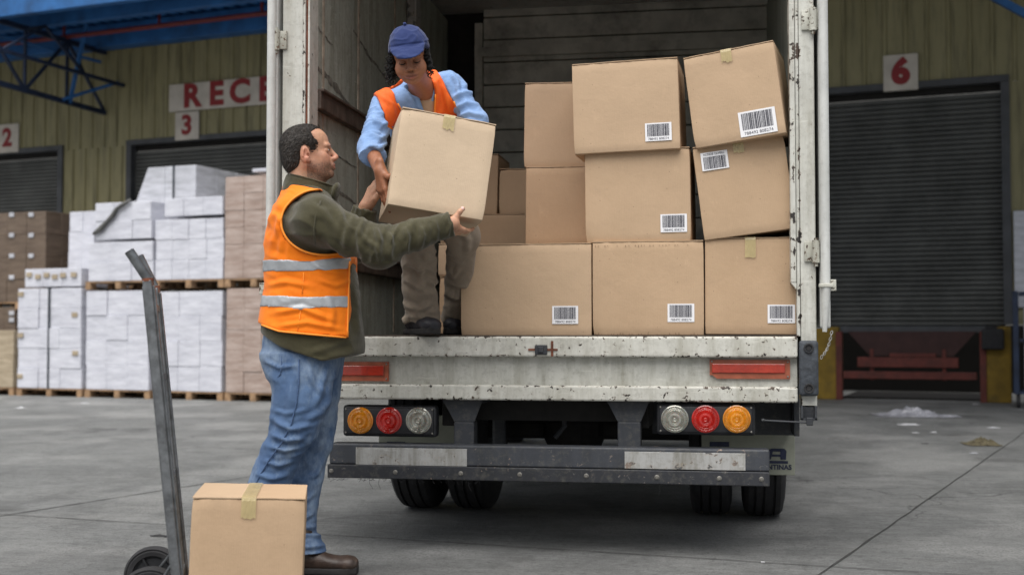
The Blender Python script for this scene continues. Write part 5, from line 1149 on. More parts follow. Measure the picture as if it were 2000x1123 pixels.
# thumb nail
m = MB(); u_ = unit(V(.70, .16, .62)); bmesh.ops.create_uvsphere(m.bm, u_segments=12, v_segments=8, radius=1, matrix=Matrix.Translation(Vector(th-u_*.004+V(0, -.0055, .003))) @ Matrix.Diagonal((.0075, .0035, .008, 1))); small('nail', m, 'nail', man, smooth=True)
for s_ in (-1, 1):
    e = MH.fw((.0855, s_*.031, .0)); m = MB(); bmesh.ops.create_uvsphere(m.bm, u_segments=16, v_segments=10, radius=1, matrix=Matrix.Translation(Vector(e)) @ Matrix.Diagonal((.0042, .0105, .0040, 1))); ey = small('eye', m, 'eye', man, smooth=True)
    m = MB(); e2 = MH.fw((.0885, s_*.031, .0002)); bmesh.ops.create_uvsphere(m.bm, u_segments=12, v_segments=8, radius=1, matrix=Matrix.Translation(Vector(e2)) @ Matrix.Diagonal((.0025, .005, .0045, 1))); small('iris', m, 'iris', ey, smooth=True)
    m = MB(); m.tube([Vector(MH.fw((.0845-.006*abs(k)**1.5, s_*.031+k*.013, .0052-.004*abs(k)**2))) for k in (-1, -.6, -.2, .2, .6, 1)], [.0003, .0007, .0008, .0008, .0007, .0003], 6); small('eyelashes', m, 'iris', man, smooth=True)
# hair
HF = Field(); HF.add(ell((-.014, 0, .036), (.1010, .0825, .0850), MH)); HF.add(ell((.010, 0, .047), (.080, .069, .067), MH), .02); HF.add(ell((-.045, 0, -.015), (.069, .070, .075), MH), .02)
HPOLY = np.array([(-.13, -.112), (-.13, .15), (.075, .15), (.068, .100), (.040, .090), (.026, .078), (.032, .055), (.050, .030), (.042, .0), (.032, -.034), (.014, -.032), (.010, .0), (.004, .020), (-.022, .020), (-.032, -.02), (-.038, -.06), (-.056, -.100)])
def poly_sd(Pg, x, y):
    q = np.stack([x, y], 1); d = np.full(len(q), 9.0); ins = np.zeros(len(q), bool); n = len(Pg)
    for i in range(n):
        a, b = Pg[i], Pg[(i+1) % n]; e = b-a; w_ = q-a; h = np.clip(w_@e/(e@e), 0, 1); d = np.minimum(d, np.linalg.norm(w_-h[:, None]*e, axis=1))
        c = ((a[1] > y) != (b[1] > y)); ins ^= c & (x < (b[0]-a[0])*(y-a[1])/((b[1]-a[1]) or 1e-9)+a[0])
    return np.where(ins, -d, d)
def hairline(P, d):
    q = MH.inv(P); x, y, z = q[:, 0], np.abs(q[:, 1]), q[:, 2]
    x = x-.010*np.clip((.040-y)/.02, 0, 1); sd_ = poly_sd(HPOLY, x, z)+fbm(P*120, 5)*.005; return np.maximum(d+.0040*np.clip(1+sd_/.030, 0, 1), sd_+.002)
HF.post = hairline
P_, Q_ = extract(HF, MH.fw((0, 0, 0))-.18, MH.fw((0, 0, 0))+.18, .0028); P_ = relax(P_, Q_, 1); N_ = vnormals(P_, Q_)
flow = lambda p: (lambda q: np.stack([-.9-q[:, 0]*2, q[:, 1]*3, -.55+q[:, 2]*1.5-np.clip(-q[:, 0]*8, 0, 1)*.8], 1))(MH.inv(p))@MH.R.T
qh = MH.inv(P_); dsp = (1-np.abs(fbm(qh*np.array([34, 120, 60.])+fbm(qh*25, 2)[:, None]*1.2, 4))*4)*.0022; hair = mesh_np('hair', P_+N_*dsp[:, None], Q_, MAT['hair_m'], man)
blades('hair_strands', P_, N_, MAT['hair_m'], hair, 9000, .016, flow, 3, .0007, .30)
blades('grey_strands', P_, N_, MAT['hair_grey'], hair, 3500, .015, flow, 9, .0009, .26)
# jacket
JT = rows([(372, 562, 646, .02, .09), (388, 545, 655, .02, .15), (405, 533, 664, .02, .205), (430, 525, 670, .02, .235), (455, 519, 678, .02, .235), (482, 517, 684, .02, .225), (512, 518, 690, .02, .215), (560, 519, 697, .02, .21), (600, 511, 703, .02, .215), (640, 506, 708, .02, .22), (675, 506, 711, .02, .22), (708, 520, 705, .02, .215)])
def jt_field(off=0.0):
    F = Field(); F.add(loft([(z+(.0 if i else -.03), a, b, c+off, d+off) for i, (z, a, b, c, d) in enumerate(sorted(JT))], pw=2.25))
    F.add(cone(mp(600, 398, .02), mp(622, 425, -.16), .085+off, .088+off), .06); F.add(cone(mp(600, 398, .02), mp(622, 428, .20), .085+off, .088+off), .06); return F
def hemcut(P):      # slanting hem: higher at the back
    zb = np.interp(P[:, 0], [mp(505, 650)[0], mp(560, 680)[0], mp(640, 703)[0], mp(705, 690)[0]], [mp(505, 648)[2], mp(560, 678)[2], mp(640, 704)[2], mp(705, 692)[2]]); return zb-P[:, 2]
ec = mp(641, 440); ehx = (mp(718, 440)-mp(563, 440))[0]/2; ehz = (mp(641, 378)-mp(641, 503))[2]/2
xf = mp(688, 560)[0]; zt_l, zt_r = mp(555, 352), mp(648, 379); zh = [mp(505, 630), mp(560, 647), mp(686, 659)]
def vest_reg(P):
    x, z = P[:, 0], P[:, 2]; r = x-(xf+.0+.004*np.sin(z*30))
    e = (1-np.sqrt(((x-ec[0])/ehx)**2+((z-ec[2])/ehz)**2))*ehz
    e = np.where((z > ec[2]) & (x > ec[0]), 1, e); r = np.maximum(r, e)
    r = np.maximum(r, z-np.interp(x, [zt_l[0], zt_r[0]], [zt_l[2]-.012, zt_r[2]])); r = np.maximum(r, np.interp(x, [p[0] for p in zh], [p[2] for p in zh])-z); return r
armax = unit(elN-shN)
def jdisp(P):
    arm = np.clip((P[:, 0]-mp(640, 440)[0])/.08, 0, 1)*(P[:, 2] > mp(0, 520)[2])
    d1 = wr(P, unit(V(.95, 0, -.25)), 11, 30, 9, .0085)*arm; d2 = wr(P, unit(V(.25, 0, 1)), 13, 14, 5, .006)*(1-arm)
    return d1+d2+FOLD_S(P)*(P[:, 1] < .1)-.002-.011*np.clip(-vest_reg(P)/.006, 0, 1)*(1-arm)
J = jt_field(); 
for a_, b_, c_ in ((shN, elN, wrN), (shF, elF, wrF)):
    md = b_*.5+a_*.5; J.add(cone(a_, b_, .089, .080), .05); J.add(cone(b_, b_*.45+c_*.55, .079, .064), .03)
    u = unit(c_-b_); J.add(cone(b_*.5+c_*.5, c_-u*.012, .062, .050), .02); J.add(cone(c_-u*.058, c_-u*.006, .0535, .0545), .006)
J.add(ell(tuple(elN+V(.01, 0, -.035)), (.07, .05, .05)), .05)
neckax = unit(mp(607, 352, .02)-mp(598, 400, .02))
CL = frame_xz(mp(607, 362, .02), V(1, .0, -.27), V(.27, 0, 1))       # collar ring plane
def jpost(P, d):
    d = np.maximum(d, hemcut(P))
    for a_, c_ in ((elN, wrN), (elF, wrF)):
        u = unit(c_-a_); nr = np.linalg.norm(P-c_, axis=1) < .14; d = np.where(nr, np.maximum(d, (P-(c_-u*.004))@u), d)
    return d
J.post = jpost
jk = sdf_mesh('fleece_jacket', J, (-.6, -.5, .8), (1.0, .75, 1.72), .0065, MAT['fleece'], man, disp=jdisp)
C = Field(); C.add(loft([(-.055, 0, 0, .112, .092), (-.02, 0, 0, .112, .086), (.012, 0, 0, .108, .080), (.020, 0, 0, .104, .076)], CL)); C.add(loft([(-.02, 0, 0, .092, .068), (.0, 0, 0, .094, .068), (.06, 0, 0, .099, .072)], CL), .006, 's')
C.add(ell((.108, -.01, -.005), (.016, .05, .045), CL), .01)
sdf_mesh('collar', C, CL.o-.2, CL.o+.2, .0045, MAT['fleece'], man, disp=lambda P: fbm(P*18, 2)*.004)
m = MB(); m.tube([Vector(CL.fw((.105*math.cos(a), .080*math.sin(a), .018))) for a in np.linspace(-2.6, -.2, 14)], .0035, 8); small('collar_seam', m, 'fleece', man, smooth=True)
# jacket shoulder seam and pocket edge
m = MB(); m.tube([Vector(mp(x, y, d)) for x, y, d in ((626, 392, -.235), (617, 420, -.262), (613, 450, -.265), (616, 480, -.245))], .003, 6)
small('sleeve_seam', m, 'fleece', man, smooth=True)
# vest
VF = jt_field(.012); VF.post = lambda P, d: np.maximum(d, vest_reg(P))
vd = lambda P: wr(P, unit(V(.35, 0, 1)), 13, 14, 5, .006)+wr(P, unit(V(1, .3, .5)), 23, 16, 6, .003)+FOLD_V(P)
vest = sdf_mesh('safety_vest', VF, (-.5, -.45, .8), (.6, .5, 1.72), .0055, MAT['vest_m'], man, disp=vd)
for ys in (((505, 519), (560, 523), (600, 524), (640, 521), (692, 516)), ((505, 588), (560, 591), (600, 593), (640, 592), (692, 590))):
    SF = jt_field(.0150); xs_ = [mp(x, y)[0] for x, y in ys]; zs_ = [mp(x, y)[2] for x, y in ys]
    SF.post = lambda P, d, xs_=xs_, zs_=zs_: np.maximum(np.maximum(d, np.abs(P[:, 2]-np.interp(P[:, 0], xs_, zs_))-.0245), P[:, 0]-xf)
    sdf_mesh('reflective_stripe', SF, (-.5, -.45, .95), (.6, .5, 1.5), .0055, MAT['reflex'], vest, disp=vd)
m = MB(); an = np.linspace(math.radians(97), math.radians(292), 40); pts = []
vsm = jt_field(.0145)
def on_surf0(F, x, z):
    ys_ = np.linspace(-.5, .1, 140); d = F.ev(np.stack([np.full(140, x), ys_, np.full(140, z)], 1)); k = np.argmax(d < 0); return V(x, ys_[k]-.001, z)
m2 = MB(); m2.tube([Vector(on_surf0(vsm, mp(x, y)[0], mp(x, y)[2])) for x, y in ((606, 536), (605, 555), (603, 577))], .0016, 6); m2.tube([Vector(on_surf0(vsm, mp(x, y)[0], mp(x, y)[2])) for x, y in ((601, 604), (598, 630), (594, 652))], .0016, 6); small('vest_seam', m2, 'piping', vest, smooth=True)
# piping round the near armhole, laid on the vest surface by marching in from the camera side
def on_surf(F, x, z, y0=-.5, y1=.1, n=140):
    ys_ = np.linspace(y0, y1, n); d = F.ev(np.stack([np.full(n, x), ys_, np.full(n, z)], 1)); k = np.argmax(d < 0); return V(x, ys_[k]-.002, z)
VS = jt_field(.014)
for a in an:
    pts.append(Vector(on_surf(VS, ec[0]+ehx*math.cos(a), ec[2]+ehz*math.sin(a))))
m.tube(pts, .0045, 8); small('armhole_piping', m, 'piping', vest, smooth=True)
m = MB(); m.tube([Vector(on_surf(VS, x, z)) for x, z in [(p[0], p[2]) for p in [mp(x, np.interp(x, [505, 560, 686], [630, 647, 659])) for x in np.linspace(520, 684, 18)]]], .004, 8); m.tube([Vector(on_surf(VS, xf-.004, mp(688, y)[2])) for y in np.linspace(512, 657, 12)], .004, 8); small('hem_piping', m, 'piping', vest, smooth=True)
# jeans
L1 = rows([(640, 512, 695, .02, .18), (672, 508, 671, .02, .175), (700, 510, 664, .0, .165), (735, 524, 658, -.03, .145)])
NL = rows([(690, 510, 655, -.05, .12), (735, 527, 655, -.07, .115), (760, 537, 654, -.09, .11), (790, 537, 648, -.10, .105), (844, 531, 630, -.11, .098), (885, 513, 600, -.115, .092), (920, 501, 584, -.12, .088), (945, 493, 574, -.12, .086), (1000, 480, 560, -.12, .08), (1060, 470, 548, -.12, .075), (1088, 466, 552, -.12, .08)])
FL = rows([(690, 545, 668, .07, .12), (740, 550, 660, .09, .115), (800, 555, 653, .10, .10), (850, 555, 645, .11, .095), (885, 554, 639, .11, .09), (910, 552, 630, .10, .085), (968, 548, 620, .07, .08), (1015, 548, 614, .05, .076), (1044, 549, 616, .04, .076), (1062, 546, 628, .03, .08), (1079, 546, 637, .03, .085)])
def jdn(P):
    hem = np.clip((.28-P[:, 2])/.2, 0, 1); kn = np.exp(-((P[:, 2]-.55)/.16)**2)
    return wr(P, unit(V(.75, 0, 1)), 31, 15, 5, .0042)*(.5+.8*kn)+wr(P, unit(V(-.6, 0, 1)), 33, 17, 6, .0035)*(.3+kn)+wr(P, unit(V(-.25, .2, 1)), 37, 30, 8, .006)*hem+FOLD_J(P)
D = Field(); D.add(loft(L1, pw=2.1)); D.add(loft(NL), .035)
jn = sdf_mesh('jeans', D.add(loft(FL), .02), (-.5, -.35, .03), (.4, .40, 1.05), .006, MAT['denim'], man, disp=jdn)
m = MB(); DS = Field(); DS.add(loft(L1, pw=2.1)); DS.add(loft(NL), .035)
sp = [(596, 700), (597, 740), (594, 780), (585, 820), (566, 858), (542, 890), (524, 920), (512, 948), (500, 1000)]
m.tube([Vector(on_surf(DS, mp(x, y)[0], mp(x, y)[2])) for x, y in sp], .0032, 6); small('side_seam', m, 'denim_seam', jn, smooth=True)
m = MB(); m.tube([Vector(on_surf(DS, mp(x, y)[0], mp(x, y)[2])) for x, y in ((563, 690), (561, 728), (548, 742), (537, 735))], .0022, 6); small('pocket_seam', m, 'denim_seam', jn, smooth=True)
# boots
def boot(heel, toe, zs, name='boot', par=None, mat='boot', R_=1.0, sole='sole'):
    fx = unit((toe-heel)*[1, 1, 0]); L = np.linalg.norm((toe-heel)[:2]); Fb = Fr((heel[0], heel[1], zs), np.stack([fx, np.cross((0, 0, 1), fx), (0, 0, 1)], 1))
    U = Field(); U.add(loft([(0.008, 0, .060, .034, .045), (.05, 0, .062, .040, .048), (.12, 0, .055, .040, .046), (.19, 0, .046, .045, .034), (L-.045, 0, .042, .045, .030), (L-.012, 0, .040, .034, .025), (L, 0, .038, .02, .018)], Fb, ax=0)); U.add(cone((.045, 0, .08), (.06, 0, .16), .048, .050, Fb), .03)
    U.add(ell((L-.035, 0, .045), (.04, .043, .030), Fb), .02); U.add(lambda P: .018-Fb.inv(P)[:, 2], .004, 'i')
    b = sdf_mesh(name, U, Fb.o-.40, Fb.o+.42, .0045, MAT[mat], par, disp=lambda P: wr(P, fx, 5, 60, 25, .0015))
    Sf = Field(); Sf.add(loft([(-.008, 0, .0, .036, .1), (.03, 0, 0, .043, .1), (.12, 0, 0, .039, .1), (.20, 0, 0, .050, .1), (L-.03, 0, 0, .047, .1), (L+.004, 0, 0, .026, .1)], Fb, ax=0)); Sf.add(lambda P: np.maximum(Fb.inv(P)[:, 2]-.028-.008*np.clip((Fb.inv(P)[:, 0]-L+.08)/.08, 0, 1), -Fb.inv(P)[:, 2]+.0005), .006, 'i')
    sdf_mesh('sole', Sf, Fb.o-.40, Fb.o+.42, .004, MAT[sole], b)
    m = MB()
    for k in range(4):
        x = .095+.022*k; z = .118-.016*k; m.tube([Vector(Fb.fw((x, -.026, z-.012))), Vector(Fb.fw((x+.005, 0, z+.004))), Vector(Fb.fw((x+.01, .026, z-.010)))], .0028, 6); 
    m.build('laces', MAT[sole], b, smooth=True); return b
boot(mp(560, 1108, .02)*[1, 1, 0]+V(0, 0, 0), mp(697, 1112, .0)*[1, 1, 0], .001, par=man)
boot(mp(462, 1108, -.12)*[1, 1, 0], mp(590, 1108, -.16)*[1, 1, 0], .001, par=man)

# ------------------------------------------------------------------ the woman in the truck
wo = np.array(at(852, 655, 5.95)); wo[2] = FZ+.0065
wom = thing('person', 'woman in blue cap and red-orange vest, bending down inside the truck', 'person', tuple(wo), YAW)
def wp(px, py, d): return (np.array(at(px, py, d))-wo)@RM
FOLD_W = folds_fn(wo, [([(726, 228), (745, 246), (760, 238)], 4, 0.008), ([(720, 258), (742, 272), (760, 260)], 4, 0.009), ([(718, 282), (740, 290), (760, 276)], 4, 0.008), ([(735, 205), (748, 222), (762, 215)], 4, 0.006), ([(883, 192), (906, 180), (930, 182)], 4, 0.01), ([(888, 212), (912, 200), (940, 206)], 4, 0.01), ([(892, 230), (916, 220), (948, 228)], 4, 0.01), ([(878, 138), (894, 163), (896, 190)], 4, 0.009), ([(905, 140), (912, 165), (930, 175)], 4, 0.007), ([(800, 185), (808, 205), (812, 225)], 4, 0.005)]); FOLD_WV = folds_fn(wo, [([(742, 185), (765, 205), (775, 235)], 4, 0.005), ([(760, 172), (780, 195), (790, 215)], 4, 0.005), ([(848, 150), (856, 185), (850, 225)], 4, 0.006), ([(862, 160), (872, 195), (880, 230)], 4, 0.006)]); FOLD_T = folds_fn(wo, [([(788, 540), (815, 560), (852, 545)], 6, 0.01), ([(787, 590), (815, 606), (852, 590)], 5, 0.01), ([(800, 495), (822, 530), (824, 580)], 7, 0.01), ([(784, 625), (815, 616), (850, 628)], 5, 0.009), ([(788, 515), (812, 522), (850, 505)], 6, 0.008), ([(870, 520), (885, 540), (900, 520)], 5, 0.009), ([(872, 570), (886, 585), (900, 575)], 5, 0.009), ([(900, 450), (915, 470), (912, 500)], 6, 0.01)])
E_m = wp(800, 122, 5.11); pt = math.radians(27)
hx = unit(V(.07, -math.cos(pt), -math.sin(pt))); hy = V(math.cos(math.radians(9)), .05, math.sin(math.radians(9))); hz = unit(np.cross(hx, hy)); hy = np.cross(hz, hx)
WH = FemFr((0, 0, 0), np.stack([hx, hy, hz], 1), .98); WH.o = E_m-WH.R@(V(.088, 0, .001)*.98)
SR, SL, NB, HM = wp(750, 208, 5.45), wp(880, 168, 5.52), wp(823, 168, 5.47), wp(858, 400, 5.90)
elR, wrR = wp(724, 290, 5.30), wp(743, 334, 5.10); elL, wrL = wp(926, 240, 5.46), wp(938, 335, 5.44)
tz = unit(NB-HM); tx = unit((SL-SR)-tz*((SL-SR)@tz)); ty = np.cross(tz, tx); TF = Fr(HM, np.stack([tx, ty, tz], 1)); TL = np.linalg.norm(NB-HM)
hR, kR, aR = wp(836, 405, 5.90), wp(815, 466, 5.56), wp(823, 628, 5.82); hL, kL, aL = wp(884, 405, 5.92), wp(903, 462, 5.62), wp(891, 622, 6.02)
W = Field(); head_prims(W, WH, True)
W.add(cone(WH.fw((-.03, 0, -.05)), NB+TF.R@V(0, 0, .0), .046, .055), .03); W.add(cone(WH.fw((.02, 0, -.075)), NB+TF.R@V(0, -.045, -.01), .022, .035), .03)
for s_ in (-1, 1): W.add(ell((.052, s_*.036, -.045), (.03, .027, .03), WH), .025)
W.add(loft([(-.05, 0, 0, .15, .11), (.15, 0, 0, .12, .095), (TL*.6, 0, -.01, .14, .105), (TL*.85, 0, 0, .13, .08), (TL, 0, 0, .06, .05)], TF), .03)
for a_, b_, c_ in ((SR, elR, wrR), (SL, elL, wrL)): W.add(cone(a_, b_, .042, .034), .03); W.add(cone(b_, c_, .034, .0265), .02)
for h_, k_, a_ in ((hR, kR, aR), (hL, kL, aL)): W.add(cone(h_, k_, .075, .05), .03); W.add(cone(k_, a_, .048, .035), .02)
W.add(cone(aR, wp(845, 643, 5.72), .034, .026), .02); W.add(cone(aL, wp(885, 645, 5.95), .034, .026), .02)
hand_prims(W, wrR, V(.10, -.02, -1), V(-.80, -.60, 0), 1, .92, curl=((4, 6, 4), (8, 8, 5), (12, 12, 8), (16, 14, 8)), spread=(5, 1, -3, -8), tw=[V(.45, -.75, -.40), V(.75, -.35, .15), V(.85, -.1, .25)])
hand_prims(W, wrL, V(-.05, .0, -1), V(.9, .4, 0), -1, .92)
WSK = V(.33, .138, .073)
def wom_col(P):
    q = WH.inv(P); c = np.tile(WSK, (len(P), 1))*(1+.12*fbm(P*60, 3)[:, None]); hd = np.linalg.norm(q, axis=1) < .17
    def mixc(c, w, k): return c*(1-w[:, None])+np.asarray(k)*w[:, None]
    g = lambda p, r: np.exp(-(((q-np.asarray(p))/np.asarray(r))**2).sum(1))*hd
    for s_ in (-1, 1):
        c = mixc(c, .55*g((.06, s_*.045, -.03), (.03, .02, .025)), (.42, .19, .12)); c = mixc(c, .55*g((.085, s_*.031, .006), (.02, .018, .010)), (.16, .07, .045))
    c = mixc(c, .3*g((.115, 0, -.02), (.02, .012, .02)), (.36, .17, .11))  # highlight painted into the skin colour of the nose
    up = np.exp(-((q[:, 2]+.0605)/.0042)**4-((q[:, 1])/.024)**4)*(q[:, 0] > .086)*hd; lo_ = np.exp(-((q[:, 2]+.0705)/.0055)**4-((q[:, 1])/.021)**4)*(q[:, 0] > .084)*hd
    c = mixc(c, .8*up, (.15, .045, .040)); c = mixc(c, .75*lo_, (.34, .115, .10))
    for s_ in (-1, 1): c = mixc(c, .85*g((.107, s_*.0090, -.041), (.012, .0062, .0060)), (.03, .012, .008)); c = mixc(c, .5*g((.080, s_*.020, -.030), (.012, .004, .010)), (.13, .05, .03)); c = mixc(c, .6*g((.088, s_*.031, -.012), (.02, .014, .004)), (.17, .07, .04))  # shade painted into nostrils and nose-wing creases, then eye-bag lines
    c = mixc(c, .5*g((.09, 0, -.082), (.02, .018, .004)), (.14, .055, .035)); c = mixc(c, .4*g((.09, 0, .03), (.04, .04, .02)), (.22, .10, .06))
    ml = np.exp(-((q[:, 2]+.0650)/.0020)**2-((q[:, 1])/.025)**6)*(q[:, 0] > .082)*hd; c = mixc(c, .8*ml, (.04, .015, .012))
    return np.clip(c, 0, 1)
sdf_mesh('body', W, (-.55, -1.15, -.01), (.45, .35, 1.55), .0036, MAT['skin_w'], wom, color=wom_col)
for s_ in (-1, 1):
    m = MB(); m.tube([Vector(WH.fw((.0880-.007*abs(k)**1.6, s_*.031+k*.0145, -.0065+.0045*abs(k)**2))) for k in (-1, -.6, -.2, .2, .6, 1)], [.0010, .0022, .0027, .0027, .0022, .0010], 6); small('eyelashes', m, 'hair_w', wom, smooth=True)
    m = MB(); m.tube([Vector(WH.fw((.091-.012*abs(k+.3*s_)**1.5, s_*.031+k*.017, .0175-.005*(k*s_)))) for k in (-1, -.5, 0, .5, 1)], [.0008, .0016, .0018, .0016, .0008], 6); small('eyebrow', m, 'hair_w', wom, smooth=True)
    m = MB(); bmesh.ops.create_uvsphere(m.bm, u_segments=12, v_segments=8, radius=.0045, matrix=Matrix.Translation(Vector(WH.fw((.004, s_*.084, -.042))))); small('earring', m, 'pearl', wom, smooth=True)
# cap
CP = Field(); CP.add(ell((-.010, 0, .040), (.108, .0885, .094), WH)); CP.add(lambda P: (.028+.50*np.clip(WH.inv(P)[:, 0], -.05, .1)-WH.inv(P)[:, 2]), .006, 'i')
def brim(P):
    q = WH.inv(P); x, y, z = q.T; zc = .068-3.2*(y*y)-.50*(x-.085); e = np.sqrt(((x-.055)/.098)**2+(y/.075)**2)-1
    return np.maximum(np.maximum(np.abs(z-zc)-.0034, e*.08), .05-x)
CP.add(brim, .006)
def capd(P):
    q = WH.inv(P); t = np.arctan2(q[:, 1], q[:, 0]+.01); seam = np.exp(-((((t/(math.pi/3))+.5) % 1-.5)/.035)**2)*np.clip((q[:, 2]-.06)*30, 0, 1); band = np.exp(-((q[:, 2]-(.078+.10*(q[:, 0]-.09)-1.2*q[:, 1]**2))/.0035)**2)*(q[:, 0] > .03); return fbm(P*13, 7)*.006+np.maximum(0, 1-np.abs(fbm(q*np.array([12, 8, 22.]), 4, 2))*5)*.0030-.0022*seam-.004*band
cap = sdf_mesh('cap', CP, WH.o-.22, WH.o+.22, .0034, MAT['cap'], wom, disp=capd)
m = MB(); bmesh.ops.create_uvsphere(m.bm, u_segments=12, v_segments=8, radius=.008, matrix=Matrix.Translation(Vector(WH.fw((-.01, 0, .142))))); small('cap_button', m, 'cap', cap, smooth=True)
# curls
r = random.Random(5); m = MB(); dn = V(0, .06, -1.0)
def curl(root, L, rad, turns, ph, drift, tr=.0027):
    n = int(10*turns)+4; pts = []; ax = unit(dn+drift); s1 = unit(np.cross(ax, V(1, .3, 0))); s2 = np.cross(ax, s1)
    for i in range(n):
        t = i/(n-1); a = ph+t*turns*2*math.pi; rr = rad*(.5+.7*t); pts.append(Vector(root+ax*L*t+(s1*math.cos(a)+s2*math.sin(a))*rr))
    m.tube(pts, [tr]*(n-1)+[tr*.4], 5)
for k in range(210):
    sd_ = -1 if k % 2 else 1; x = r.uniform(-.075, .030); y = sd_*(.074+r.uniform(-.004, .012)-max(0, -x-.03)*.5); z = r.uniform(-.03, .035)
    out = V(sd_*.18*r.uniform(.2, 1.3), r.uniform(-.1, .25), 0); curl(WH.fw((x, y, z)), r.uniform(.040, .095)*(1.05 if sd_ < 0 else .85), r.uniform(.004, .010), r.uniform(1.6, 3.6), r.uniform(0, 6), out, r.uniform(.0012, .0022))
for k in range(40): curl(WH.fw((-.095+r.uniform(0, .03), r.uniform(-.06, .06), r.uniform(-.04, .03))), r.uniform(.05, .09), .009, 3, r.uniform(0, 6), V(r.uniform(-.2, .2), .1, 0), .002)
hw_ = m.build('hair', MAT['hair_w'], wom, smooth=True)
HB2 = Field(); HB2.add(ell((-.040, 0, .0), (.085, .0815, .078), WH)); HB2.add(lambda P: WH.inv(P)[:, 0]-.022, .01, 'i'); sdf_mesh('hair_mass', HB2, WH.o-.2, WH.o+.2, .005, MAT['hair_w'], hw_, disp=lambda P: fbm(P*55, 3)*.010)
# shirt
def st_field(off=0.0):
    F = Field(); F.add(loft([(-.08, 0, .0, .185+off, .145+off), (.12, 0, 0, .165+off, .13+off), (TL*.55, 0, -.015, .175+off, .135+off), (TL*.74, 0, -.005, .178+off, .120+off), (TL*.88, 0, .0, .165+off, .092+off), (TL*.97, 0, .0, .115+off, .070+off), (TL+.03, 0, .005, .068+off, .058+off)], TF, pw=2.15))
    F.add(cone(NB+TF.R@V(.03, 0, -.03), SL+TF.R@V(-.02, 0, .0), .050+off, .055+off), .05); F.add(cone(NB+TF.R@V(-.03, 0, -.03), SR+TF.R@V(.02, 0, .0), .050+off, .056+off), .05); return F
SH = st_field(); fe = unit(wrR-elR)
SH.add(cone(SR, elR, .060, .056), .04); SH.add(cone(elR, elR+fe*.085, .056, .049), .02); SH.add(cone(elR+fe*.055, elR+fe*.098, .049, .056), .012); SH.add(cone(elR+fe*.06+V(-.03, 0, 0), elR+fe*.105+V(-.045, 0, .01), .03, .026), .02)
SH.add(cone(SL, elL, .062, .060), .04); SH.add(cone(elL, wrL*.7+elL*.3, .062, .048), .03)
neckf = frame_xz(NB+TF.R@V(0, -.05, .02), TF.R@V(1, 0, 0), TF.R@V(0, -.75, .66))
def shp(P, d):
    q = TF.inv(P); v = np.minimum(1.9*((TL-.10)*-1+q[:, 2])+.0-1.0*np.abs(q[:, 0]+.015)*3.4-.02, .02-q[:, 1]-.035)     # V neck
    d = np.maximum(d, np.minimum(v, .03)*.6); nr = np.linalg.norm(P-(elR+fe*.1), axis=1) < .13; return np.where(nr, np.maximum(d, (P-(elR+fe*.094))@fe), d)
SH.post = shp
def vreg(P):
    q = TF.inv(P); x, z = np.abs(q[:, 0]), q[:, 2]; t = TL
    r = (.034+.055*np.clip((z-t*.66)/(t*.34), 0, 1)**1.2)-np.abs(q[:, 0]+.050); r = np.where(q[:, 1] > .03, -1, r)
    r = np.maximum(r, x-.215); e = (1-np.sqrt(((x-.222)/.088)**2+((z-t*.70)/.175)**2))*.088; e = np.where(z > t*.70, np.maximum(x-np.where(q[:, 0] > 0, .134-(z-t*.70)*.20, .134+(z-t*.70)*.60), -1), e)
    r = np.maximum(r, e); return np.maximum(r, .05-z)
def shd(P):
    aR_ = np.exp(-(np.linalg.norm(P-(SR+elR)/2, axis=1)/.13)**2); aL_ = np.exp(-(np.linalg.norm(P-(SL+elL)/2, axis=1)/.15)**2)
    return wr(P, unit(elR-SR), 41, 34, 9, .008)*aR_+wr(P, unit(elL-SL+V(.1, 0, 0)), 43, 34, 9, .010)*aL_+wr(P, tx, 47, 16, 6, .004)*(1-np.maximum(aR_, aL_))+FOLD_W(P)-.001-.012*np.clip(-vreg(P)/.006, 0, 1)
sh = sdf_mesh('shirt', SH, (-.6, -1.0, .4), (.5, .3, 1.5), .0050, MAT['shirt'], wom, disp=shd)
UN = Field(); UN.add(loft([(TL*.6, 0, -.02, .12, .103), (TL*.8, 0, -.012, .11, .095), (TL*.93, 0, -.01, .08, .074), (TL*.99, 0, -.0, .058, .058)], TF)); sdf_mesh('undershirt', UN, NB-.35, NB+.2, .006, MAT['undershirt'], wom)
# shirt collar: two leaves
for s_ in (-1, 1):
    def cf(u, v, s_=s_):
        a = math.radians(25+u*120); rx, ry = .084+.020*v, .078+.020*v; p = V(s_*rx*math.sin(a), -ry*math.cos(a)+.004, TL+.018-.036*v-.030*(1-u)**2); 
        if u < .25: p = p+V(-s_*.012*v*(1-u*4), -.014*v*(1-u*4), -.018*v*(1-u*4))
        return Vector(TF.fw(p))
    m = MB(); m.grid(cf, 14, 5); o = m.build('collar_leaf', MAT['shirt'], sh, smooth=True); md_ = o.modifiers.new('s', 'SOLIDIFY'); md_.thickness = .003
VW = st_field(.011); VW.add(cone(SL, SL*.7+elL*.3, .074, .072), .03); VW.add(cone(SR, SR*.75+elR*.25, .073, .071), .03); VW.post = lambda P, d: np.maximum(d, vreg(P))
vw = sdf_mesh('safety_vest', VW, (-.6, -1.0, .4), (.5, .3, 1.5), .0048, MAT['vest_w'], wom, disp=lambda P: wr(P, tx, 51, 22, 6, .004)+FOLD_WV(P))
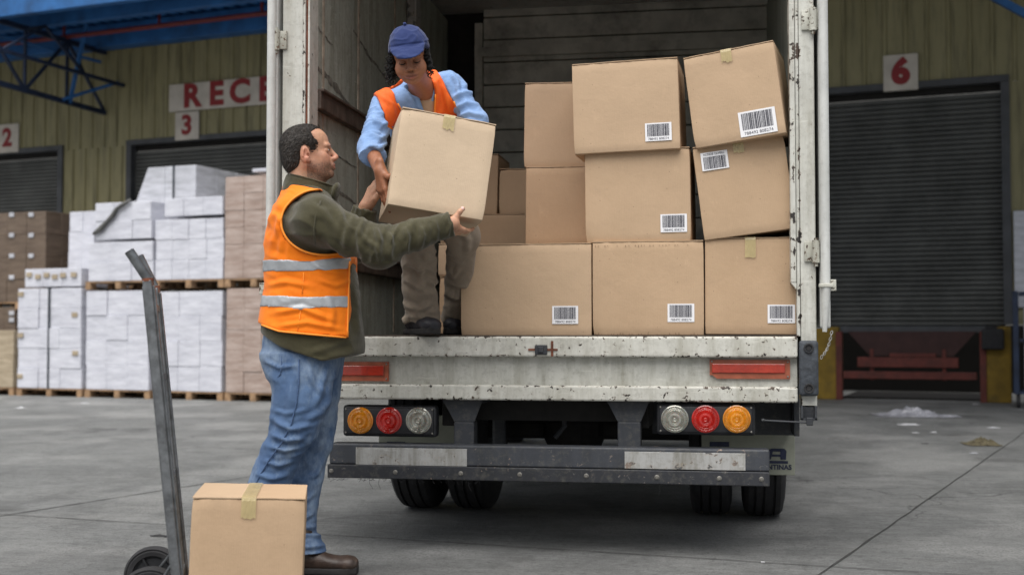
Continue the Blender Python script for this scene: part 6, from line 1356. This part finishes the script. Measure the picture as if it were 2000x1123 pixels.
# piping along the vest edges
VQ = st_field(.0125); VQ.add(cone(SL, SL*.7+elL*.3, .0755, .0735), .03); VQ.add(cone(SR, SR*.75+elR*.25, .0745, .0725), .03)
def onT(x, z):
    ys_ = np.linspace(-.26, .1, 120); P = np.stack([TF.fw((x, y, z)) for y in ys_]); d = VQ.ev(P); k = np.argmax(d < 0); return Vector(TF.fw((x, ys_[k]-.002, z)))
for s_ in (-1, 1):
    m = MB(); zz = np.linspace(TL*.42, TL*.985, 22); m.tube([onT(-.050+s_*(.034+.055*max(0, (z-TL*.66)/(TL*.34))**1.2), z) for z in zz], .0032, 6)
    zz = np.linspace(TL*.5, TL*.93, 20); m.tube([onT(s_*((.134+(z-TL*.70)*(-.20 if s_ > 0 else .60)) if z > TL*.7 else .222-.088*math.sqrt(max(0, 1-((z-TL*.70)/.175)**2))), z) for z in zz], .0035, 6); small('edge_piping', m, 'piping', vw, smooth=True)
# trousers
def leg(F, h, k, a, w_=1.0):
    F.add(cone(h, k, .098, .084), .05); F.add(cone(k, k*.45+a*.55, .086*w_, .078*w_), .03); F.add(cone(k*.45+a*.55, a+V(0, 0, -.015), .078*w_, .088*w_), .03)
TR_ = Field(); TR_.add(ell(tuple(HM+V(0, .0, .0)), (.18, .14, .14))); leg(TR_, hR, kR, aR, 1.0); leg(TR_, hL, kL, aL, .86)
TR_.post = lambda P, d: np.maximum(d, (.055+.12*np.clip(P[:, 0]+.05, -.1, .02))-P[:, 2])
sdf_mesh('trousers', TR_, (-.5, -.8, 0), (.5, .35, .95), .0065, MAT['khaki'], wom, disp=lambda P: wr(P, unit(V(.5, 0, .85)), 61, 15, 5, .012)+wr(P, unit(V(0, 0, 1)), 67, 26, 7, .006)*np.clip((.3-P[:, 2])/.2, 0, 1)+FOLD_T(P)-.003)
boot(wp(802, 640, 5.86)*[1, 1, 0], wp(846, 650, 5.67)*[1, 1, 0]+V(0.01, -.03, 0), .001, 'shoe', wom, 'shoe')
boot(wp(890, 640, 6.10)*[1, 1, 0], wp(884, 650, 5.88)*[1, 1, 0], .001, 'shoe', wom, 'shoe')
